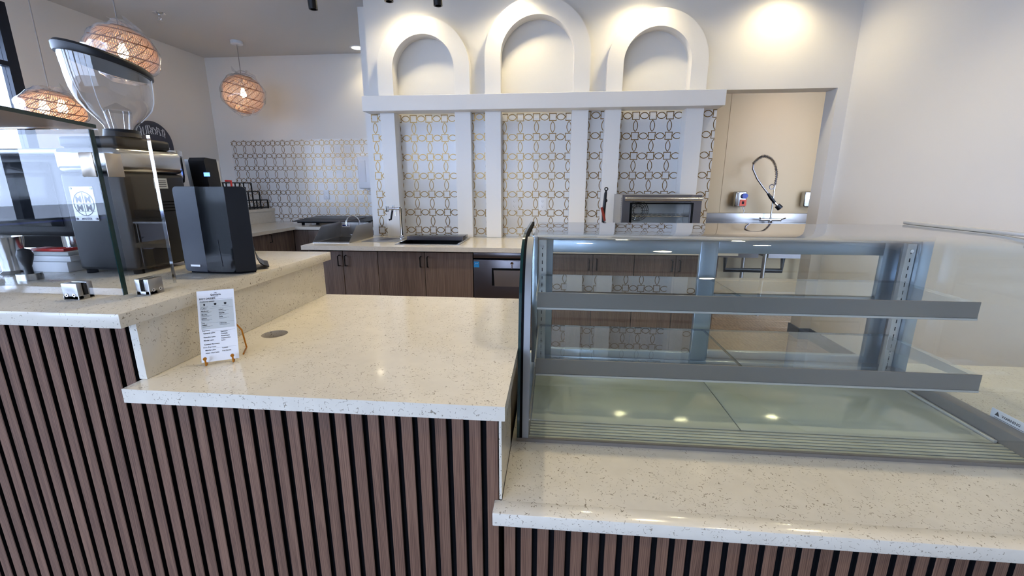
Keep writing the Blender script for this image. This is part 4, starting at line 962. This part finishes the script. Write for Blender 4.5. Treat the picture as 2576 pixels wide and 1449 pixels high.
for xx in (-1.235, -0.745): G().box(xx, xx+0.012, 3.36, 3.76, ZB+0.0042, ZB+0.012).obj('lid_track', 'steel', ib)

# oven
ov = thing('convection_oven', 'countertop convection oven with a long steel handle and dark window', 'oven', (0.81, 3.65, ZB))
OX0, OX1, OZ0, OZ1 = 0.520, 1.103, ZB+0.02, 1.289
for sx in (OX0+0.05, OX1-0.05):
    for sy in (3.48, 3.82): G().cyl((sx, sy, ZB+0.0003), (sx, sy, OZ0), 0.018, n=12).obj('foot', 'black_metal', ov)
g = G()
for b_ in ((OX0, OX0+0.012, 3.432, 3.86, OZ0, OZ1), (OX1-0.012, OX1, 3.432, 3.86, OZ0, OZ1), (OX0+0.012, OX1-0.012, 3.432, 3.86, OZ1-0.012, OZ1), (OX0+0.012, OX1-0.012, 3.432, 3.86, OZ0, OZ0+0.02), (OX0+0.012, OX1-0.012, 3.848, 3.86, OZ0+0.02, OZ1-0.012)): g.box(*b_)
g.obj('shell', 'steel_brushed', ov)
me = G().box(-0.001, 0.001, -0.0025, 0.0025, 0, 0.006).mesh('vent_hole', smooth=0); me.materials.append(MATS['felt_black'])
for i in range(20): link_shared('vent_hole', me, ov, (OX0-0.0003, 3.452, OZ1-0.03-0.015*i))
dr = thing('oven_door', None, None, ((OX0+OX1)/2, 3.40, OZ0)); dr.parent = ov; dr.location = wloc(dr)-wloc(ov)
for b_ in ((OX0, OX0+0.078, 3.40, 3.43, OZ0, OZ1), (OX1-0.078, OX1, 3.40, 3.43, OZ0, OZ1), (OX0+0.078, OX1-0.078, 3.40, 3.43, OZ1-0.052, OZ1), (OX0+0.078, OX1-0.078, 3.40, 3.43, OZ0, OZ0+0.05)): G().box(*b_, bev=0.0015, seg=1).obj('door_frame', 'dark_steel', dr)
g = slab(OX0+0.058, OX1-0.058, OZ0+0.04, OZ1-0.058, 3.397, 3.3995, ((OX0+0.074, OX1-0.074, OZ0+0.055, OZ1-0.068),)); g.v = [(x, z, y) for x, y, z in g.v]; g.f = [f[::-1] for f in g.f]
g.obj('window_border', 'black_gloss', dr, smooth=0)
G().box(OX0+0.0785, OX1-0.0785, 3.404, 3.409, OZ0+0.0505, OZ1-0.0525).obj('window_glass', 'glass', dr)
G().cyl((OX0+0.012, 3.362, OZ1-0.030), (OX1-0.012, 3.362, OZ1-0.030), 0.0125, n=20).obj('handle', 'steel', dr)
for xx in (OX0+0.04, OX1-0.04): G().cyl((xx, 3.362, OZ1-0.030), (xx, 3.3995, OZ1-0.030), 0.008, n=12).obj('handle_post', 'steel', dr)
G().box(OX0+0.013, OX1-0.013, 3.80, 3.81, OZ0+0.021, OZ1-0.013).obj('inner_back', 'aluminium_pale', ov)
fan = G()
for rr in (0.085, 0.070, 0.055, 0.040): fan.tube([(0.715+rr*math.cos(2*PI*k/32), 3.796, 1.150+rr*math.sin(2*PI*k/32)) for k in range(32)], 0.003, n=5, closed=True)
for k in range(10): fan.tube([(0.715+0.03*math.cos(k*PI/5), 3.796, 1.150+0.03*math.sin(k*PI/5)), (0.715+0.088*math.cos(k*PI/5), 3.796, 1.150+0.088*math.sin(k*PI/5))], 0.003, n=5)
fan.obj('fan_guard', 'steel', ov)
for zz in (1.125, 1.02):
    g = G()
    for i in range(14): xx = OX0+0.05+(OX1-OX0-0.1)*i/13; g.tube([(xx, 3.46, zz), (xx, 3.78, zz)], 0.0022, n=5)
    for yy in (3.46, 3.62, 3.78): g.tube([(OX0+0.02, yy, zz), (OX1-0.02, yy, zz)], 0.003, n=5)
    g.obj('oven_rack', 'steel', ov)
for xx in (OX0+0.03, OX1-0.03): G().tube([(xx, 3.55, OZ0+0.03), (xx, 3.55, OZ1-0.03)], 0.004, n=6).obj('rack_support', 'steel', ov)

# dark lever tool with a red wooden handle
tl_ = thing('lever_press', 'black ring-topped lever tool with a red handle left of the oven', 'tool', (0.395, 3.42, ZB))
G().cyl((0.395, 3.42, ZB+0.0003), (0.395, 3.42, ZB+0.012), 0.045, n=28).obj('base', 'black_metal', tl_)
G().tube([(0.392, 3.42, ZB+0.012), (0.386, 3.415, ZB+0.25), (0.394, 3.41, ZB+0.40), (0.397, 3.41, ZB+0.418)], 0.011, n=10, rad=[0.012, 0.014, 0.011, 0.006]).obj('rod', 'black_metal', tl_)
for zz, rr in ((ZB+0.431, 0.011), (ZB+0.345, 0.009)): G().tube([(0.397+rr*math.cos(2*PI*k/20), 3.408, zz+rr*math.sin(2*PI*k/20)) for k in range(20)], 0.0045, n=8, closed=True).obj('ring', 'black_metal', tl_)
G().tube([(0.395, 3.395, ZB+0.195), (0.385, 3.392, ZB+0.235), (0.366, 3.388, ZB+0.295)], 0.010, n=10, rad=[0.009, 0.0105, 0.0095]).obj('red_handle', 'red_wood', tl_)
G().tube([(0.396, 3.395, ZB+0.195), (0.397, 3.392, ZB+0.165)], 0.005, n=8).obj('tip', 'dark_steel', tl_)

# ================================================================== REAR DRINK STATION
g = slab(-3.629, -2.95, 3.10, YB-0.0055, ZB-0.034, ZB); g.box(-2.95, -1.751, 4.73, YB-0.0055, ZB-0.034, ZB)
g.obj('countertop', 'quartz_fine', None, 'L-shaped pale quartz countertop at the rear drink station', 'countertop', smooth=0)
lg = thing('half_wall_ledge', 'pale quartz-topped raised ledge along the left wall', 'ledge', (-3.96, 4.4, 0))
box('half_wall', 'wall_paint', (XL+0.001, -3.651, 3.42, YB-0.0055, 0.0003, 1.040), lg); box('ledge_top', 'quartz_fine', (XL+0.001, -3.62, 3.42, YB-0.0055, 1.0405, 1.074), lg); box('riser', 'quartz_fine', (-3.650, -3.630, 3.42, YB-0.0055, ZB+0.0003, 1.040), lg)
sc = thing('corner_cabinet', 'walnut base cabinets wrapping the rear drink station corner', 'cabinet', (-3.0, 4.6, 0))
g = G(); g.box(-3.62, -3.02, 3.12, 5.38, 0.10, 0.8655); g.box(-3.02, -1.76, 4.80, 5.38, 0.10, 0.8655); g.obj('body', 'felt_black', sc)
g = G(); g.box(-3.62, -3.06, 3.15, 5.38, 0.0003, 0.0995); g.box(-3.06, -1.78, 4.85, 5.38, 0.0003, 0.0995); g.obj('toe_kick', 'felt_black', sc)
for a, b in ((3.14, 3.66), (3.665, 4.279), (4.285, 4.776)):
    dd = G().box(-3.019, -3.0, a, b, 0.10, 0.855, bev=0.001, seg=1).obj('door', 'cabinet_wood', sc)
    if a > 4: handle_v(-3.0, a+0.05, 0.765, 0.850, dd, 'x')
for a, b in ((-2.998, -2.836), (-2.832, -2.30), (-2.296, -1.765)): G().box(a, b, 4.78, 4.799, 0.10, 0.855, bev=0.001, seg=1).obj('door', 'cabinet_wood', sc)

rk = thing('wire_rack', 'black stepped wire rack on the ledge', 'rack', (-3.76, 4.9, 1.0743))
ys = [5.385, 5.245, 5.115, 4.98, 4.84, 4.70, 4.56, 4.43]; hs = [0.105, 0.210, 0.315, 0.315, 0.315, 0.315, 0.315, 0.315]; zr = 1.0748
for xx in (-3.69, -3.84):
    g = G()
    for i, y in enumerate(ys):
        top = max(hs[i], hs[i-1] if i else 0)
        g.box(xx-0.0055, xx+0.0055, y-0.0055, y+0.0055, zr, zr+hs[i])
        if i and hs[i] > hs[i-1]: pass
    for j, h in enumerate((0.012, 0.105, 0.210, 0.315)):
        ymax = (5.385, 5.385, 5.245, 5.115)[j]; g.box(xx-0.0055, xx+0.0055, 4.43, ymax, zr+h-0.0055, zr+h+0.0055)
    g.obj('frame', 'black_metal', rk)
g = G()
for i, y in enumerate(ys):
    for h in (0.012, 0.105, 0.210, 0.315):
        if h <= hs[i]+0.001: g.box(-3.836, -3.694, y-0.005, y+0.005, zr+h-0.005, zr+h+0.005)
g.obj('cross_bar', 'black_metal', rk)

bk = thing('black_griddle', 'wide flat black griddle on the rear counter', 'griddle', (-2.62, 5.12, ZB))
for xx in (-2.98, -2.3):
    for yy in (4.96, 5.28): G().cyl((xx, yy, ZB+0.0003), (xx, yy, ZB+0.026), 0.018, n=12).obj('foot', 'felt_black', bk)
G().box(-3.03, -2.24, 4.92, 5.32, ZB+0.026, ZB+0.040).obj('base', 'felt_black', bk)
G().addv([(-3.08, 4.90, ZB+0.0405), (-2.18, 4.90, ZB+0.0405), (-2.18, 5.36, ZB+0.0405), (-3.08, 5.36, ZB+0.0405), (-3.08, 4.90, ZB+0.050), (-2.18, 4.90, ZB+0.050), (-2.18, 5.36, ZB+0.056), (-3.08, 5.36, ZB+0.056), (-2.99, 5.02, ZB+0.074), (-2.27, 5.02, ZB+0.074), (-2.27, 5.32, ZB+0.084), (-2.99, 5.32, ZB+0.084)], [(3, 2, 1, 0), (0, 1, 5, 4), (1, 2, 6, 5), (2, 3, 7, 6), (3, 0, 4, 7), (4, 5, 9, 8), (5, 6, 10, 9), (6, 7, 11, 10), (7, 4, 8, 11), (8, 9, 10, 11)]).obj('plate', 'black_satin', bk, smooth=0)
G().tube([(-2.72, 4.895, ZB+0.052), (-2.40, 4.895, ZB+0.052), (-2.26, 4.93, ZB+0.08), (-2.19, 4.96, ZB+0.092)], 0.005, n=8).obj('bar', 'dark_steel', bk)
pt = thing('paper_towel_dispenser', 'white paper towel dispenser on the rear lattice wall', 'dispenser', (-2.28, 5.35, 1.25))
G().box(-2.405, -2.16, 5.29, YB-0.0065, 1.32, 1.715, bev=0.02, seg=3).obj('housing', 'white_plastic', pt); G().box(-2.38, -2.30, 5.284, 5.2895, 1.40, 1.66, bev=0.003).obj('front_cover', 'white_paper', pt)
G().lathe((-2.28, 5.33, 1.245), [(0.0, 0.0), (0.035, 0.005), (0.07, 0.03), (0.078, 0.0745)], n=24).obj('drip_cup', 'clear_plastic', pt)

# dark arched sign on the left wall
sg = thing('arched_sign', 'dark arch-topped chalk sign with white lettering on the left wall', 'sign', (XL+0.012, 4.5, 1.35))
yc, zc_, rr = 4.495, 1.79, 0.238
poly = [(yc+rr, 1.35)]+[(yc+rr*math.cos(PI*i/28), zc_+rr*math.sin(PI*i/28)) for i in range(29)]+[(yc-rr, 1.35)]
G().prism(poly, 'x', XL+0.001, XL+0.016).obj('board', 'sign_dark', sg)
rnd = random.Random(3)
for row, (zz, hh, wd_) in enumerate(((1.865, 0.085, 0.145), (1.785, 0.030, 0.175), (1.735, 0.034, 0.185), (1.665, 0.060, 0.195), (1.590, 0.034, 0.195), (1.530, 0.040, 0.195), (1.46, 0.05, 0.195))):
    g = G(); y_ = yc-wd_
    while y_ < yc+wd_:
        w_ = 0.012+0.016*rnd.random(); bend = 0.030*(1-((y_-yc)/wd_)**2) if row == 0 else 0.0
        p_ = [(XL+0.0168, y_+w_*rnd.random(), zz+bend+hh*(q/4.0)*(0.75+0.35*rnd.random())) for q in range(5)]
        g.tube(p_, 0.0035+0.002*rnd.random(), n=4); g.tube([p_[1], (XL+0.0168, y_+w_, zz+bend+hh*rnd.random())], 0.0035, n=4); y_ += w_+0.008
    g.obj('chalk_lettering', 'chalk_white', sg)

# ================================================================== WASH-UP ROOM
ws = thing('wash_sink', 'long steel wash-up sink behind the doorway', 'sink', (2.3, 4.95, 0))
slab(1.45, 3.35, 4.62, 5.20, 0.93, 0.95, ((1.60, 2.15, 4.70, 5.10), (2.25, 2.80, 4.70, 5.10))).obj('drainboard', 'steel_brushed', ws, smooth=0)
G().box(1.45, 3.35, 5.205, 5.285, 0.93, 1.052, bev=0.003).obj('back_splash', 'steel_brushed', ws)
for q0, q1 in ((1.60, 2.15), (2.25, 2.80)):
    g = G(); zb_ = 0.62
    for q in (((q0, 4.70, .93), (q0, 5.10, .93), (q0, 5.10, zb_), (q0, 4.70, zb_)), ((q1, 5.10, .93), (q1, 4.70, .93), (q1, 4.70, zb_), (q1, 5.10, zb_)), ((q1, 4.70, .93), (q0, 4.70, .93), (q0, 4.70, zb_), (q1, 4.70, zb_)), ((q0, 5.10, .93), (q1, 5.10, .93), (q1, 5.10, zb_), (q0, 5.10, zb_)), ((q0, 4.70, zb_), (q0, 5.10, zb_), (q1, 5.10, zb_), (q1, 4.70, zb_))): g.quad(*q)
    g.obj('basin', 'dark_steel', ws, smooth=0)
for xx in (1.50, 2.20, 2.85, 3.30):
    for yy in (4.67, 5.16): G().cyl((xx, yy, 0.0003), (xx, yy, 0.93), 0.019, n=14).obj('leg', 'steel_brushed', ws)
for zz in (0.25,): G().box(1.47, 3.33, 4.66, 5.17, zz, zz+0.02).obj('under_shelf', 'dark_steel', ws)
G().tube([(1.9, 4.9, 0.62), (1.9, 4.9, 0.45), (2.5, 4.9, 0.45), (2.5, 4.9, 0.62)], 0.025, n=12).obj('drain_pipe', 'black_metal', ws)
pr_ = thing('prerinse_sprayer', 'coiled chrome pre-rinse spray faucet over the wash-up sink', 'faucet', (2.418, 5.14, 0.95))
YY = 5.12
G().tube([(2.30, YY, 0.985), (2.53, YY, 0.985)], 0.016, n=12).obj('valve_body', 'chrome', pr_); G().cyl((2.418, YY, 0.9503), (2.418, YY, 0.985), 0.02, n=14).obj('base', 'chrome', pr_)
for dx in (-0.10, 0.10): G().tube([(2.418+dx, YY, 0.985), (2.418+dx*1.35, YY-0.05, 1.01)], 0.007, n=8).obj('handle', 'chrome', pr_)
G().tube([(2.418, YY, 0.985), (2.418, YY, 1.36)], 0.009, n=10).obj('riser', 'chrome', pr_)
ctrl = [Vector((2.418, YY, 1.36)), Vector((2.421, YY, 1.472)), Vector((2.39, YY, 1.577)), Vector((2.341, YY, 1.639)), Vector((2.263, YY, 1.669)), Vector((2.198, YY, 1.632)), Vector((2.158, YY, 1.585))]
sp = []
for i in range(len(ctrl)-1):
    p0, p1, p2, p3 = ctrl[max(i-1, 0)], ctrl[i], ctrl[i+1], ctrl[min(i+2, len(ctrl)-1)]
    for j in range(24): t = j/24; sp.append(0.5*((2*p1)+(p2-p0)*t+(2*p0-5*p1+4*p2-p3)*t*t+(3*p1-p0-3*p2+p3)*t*t*t))
hel = []
for i in range(len(sp)-1):
    d = (sp[i+1]-sp[i]).normalized(); u1 = Vector((0, 1, 0)); u2 = d.cross(u1); ang = i*2*PI/4.0
    hel.append(sp[i]+(u1*math.cos(ang)+u2*math.sin(ang))*0.016)
G().tube(hel, 0.0032, n=5).obj('coil_spring', 'chrome', pr_)
G().tube(sp[::6]+[Vector((2.164, YY, 1.536)), Vector((2.223, YY, 1.43)), Vector((2.298, YY, 1.337)), Vector((2.356, YY, 1.273))], 0.009, n=8).obj('hose', 'dark_steel', pr_)
G().tube([(2.356, YY, 1.273), (2.385, YY-0.01, 1.232), (2.430, YY-0.02, 1.175)], 0.017, n=12, rad=[0.013, 0.018, 0.016]).obj('spray_grip', 'black_satin', pr_)
G().tube([(2.430, YY-0.02, 1.175), (2.462, YY-0.03, 1.138)], 0.014, n=12).obj('spray_neck', 'chrome', pr_); G().cyl((2.455, YY-0.03, 1.146), (2.488, YY-0.04, 1.112), 0.030, 0.032, n=24).obj('spray_head', 'black_satin', pr_)
G().tube([(2.418+0.025*math.cos(2*PI*k/20)-0.035, YY-0.01, 1.345+0.025*math.sin(2*PI*k/20)) for k in range(20)], 0.005, n=8, closed=True).obj('hook_ring', 'dark_steel', pr_)
def soap(x, col, lab):
    t = thing('chemical_dispenser', lab, 'dispenser', (x, 5.25, 1.12), 'wall-mounted chemical dispensers')
    G().box(x-0.065, x+0.065, 5.20, 5.284, 1.125, 1.295, bev=0.016, seg=3).obj('housing', 'steel', t)
    G().cyl((x+0.03, 5.170, 1.245), (x+0.03, 5.1995, 1.245), 0.030, n=20).obj('knob', 'blue_plastic', t)
    lb_ = box('label', col, (x-0.01, x+0.06, 5.194, 5.1992, 1.135, 1.205), t); box('label_mark', 'ink', (x+0.012, x+0.036, 5.1932, 5.1938, 1.155, 1.185), lb_)
    G().tube([(x, 5.22, 1.125), (x+0.01, 5.19, 1.07), (x-0.005, 5.195, 1.056)], 0.004, n=6).obj('tube', 'clear_plastic', t); G().tube([(x+0.035, 5.22, 1.125), (x+0.045, 5.19, 1.08), (x+0.04, 5.19, 1.056)], 0.004, n=6).obj('tube', 'white_plastic', t)
soap(2.11, 'orange_label', 'steel chemical dispenser with orange label left of the sprayer'); soap(2.852, 'white_paper', 'steel chemical dispenser with white label at the doorway edge')
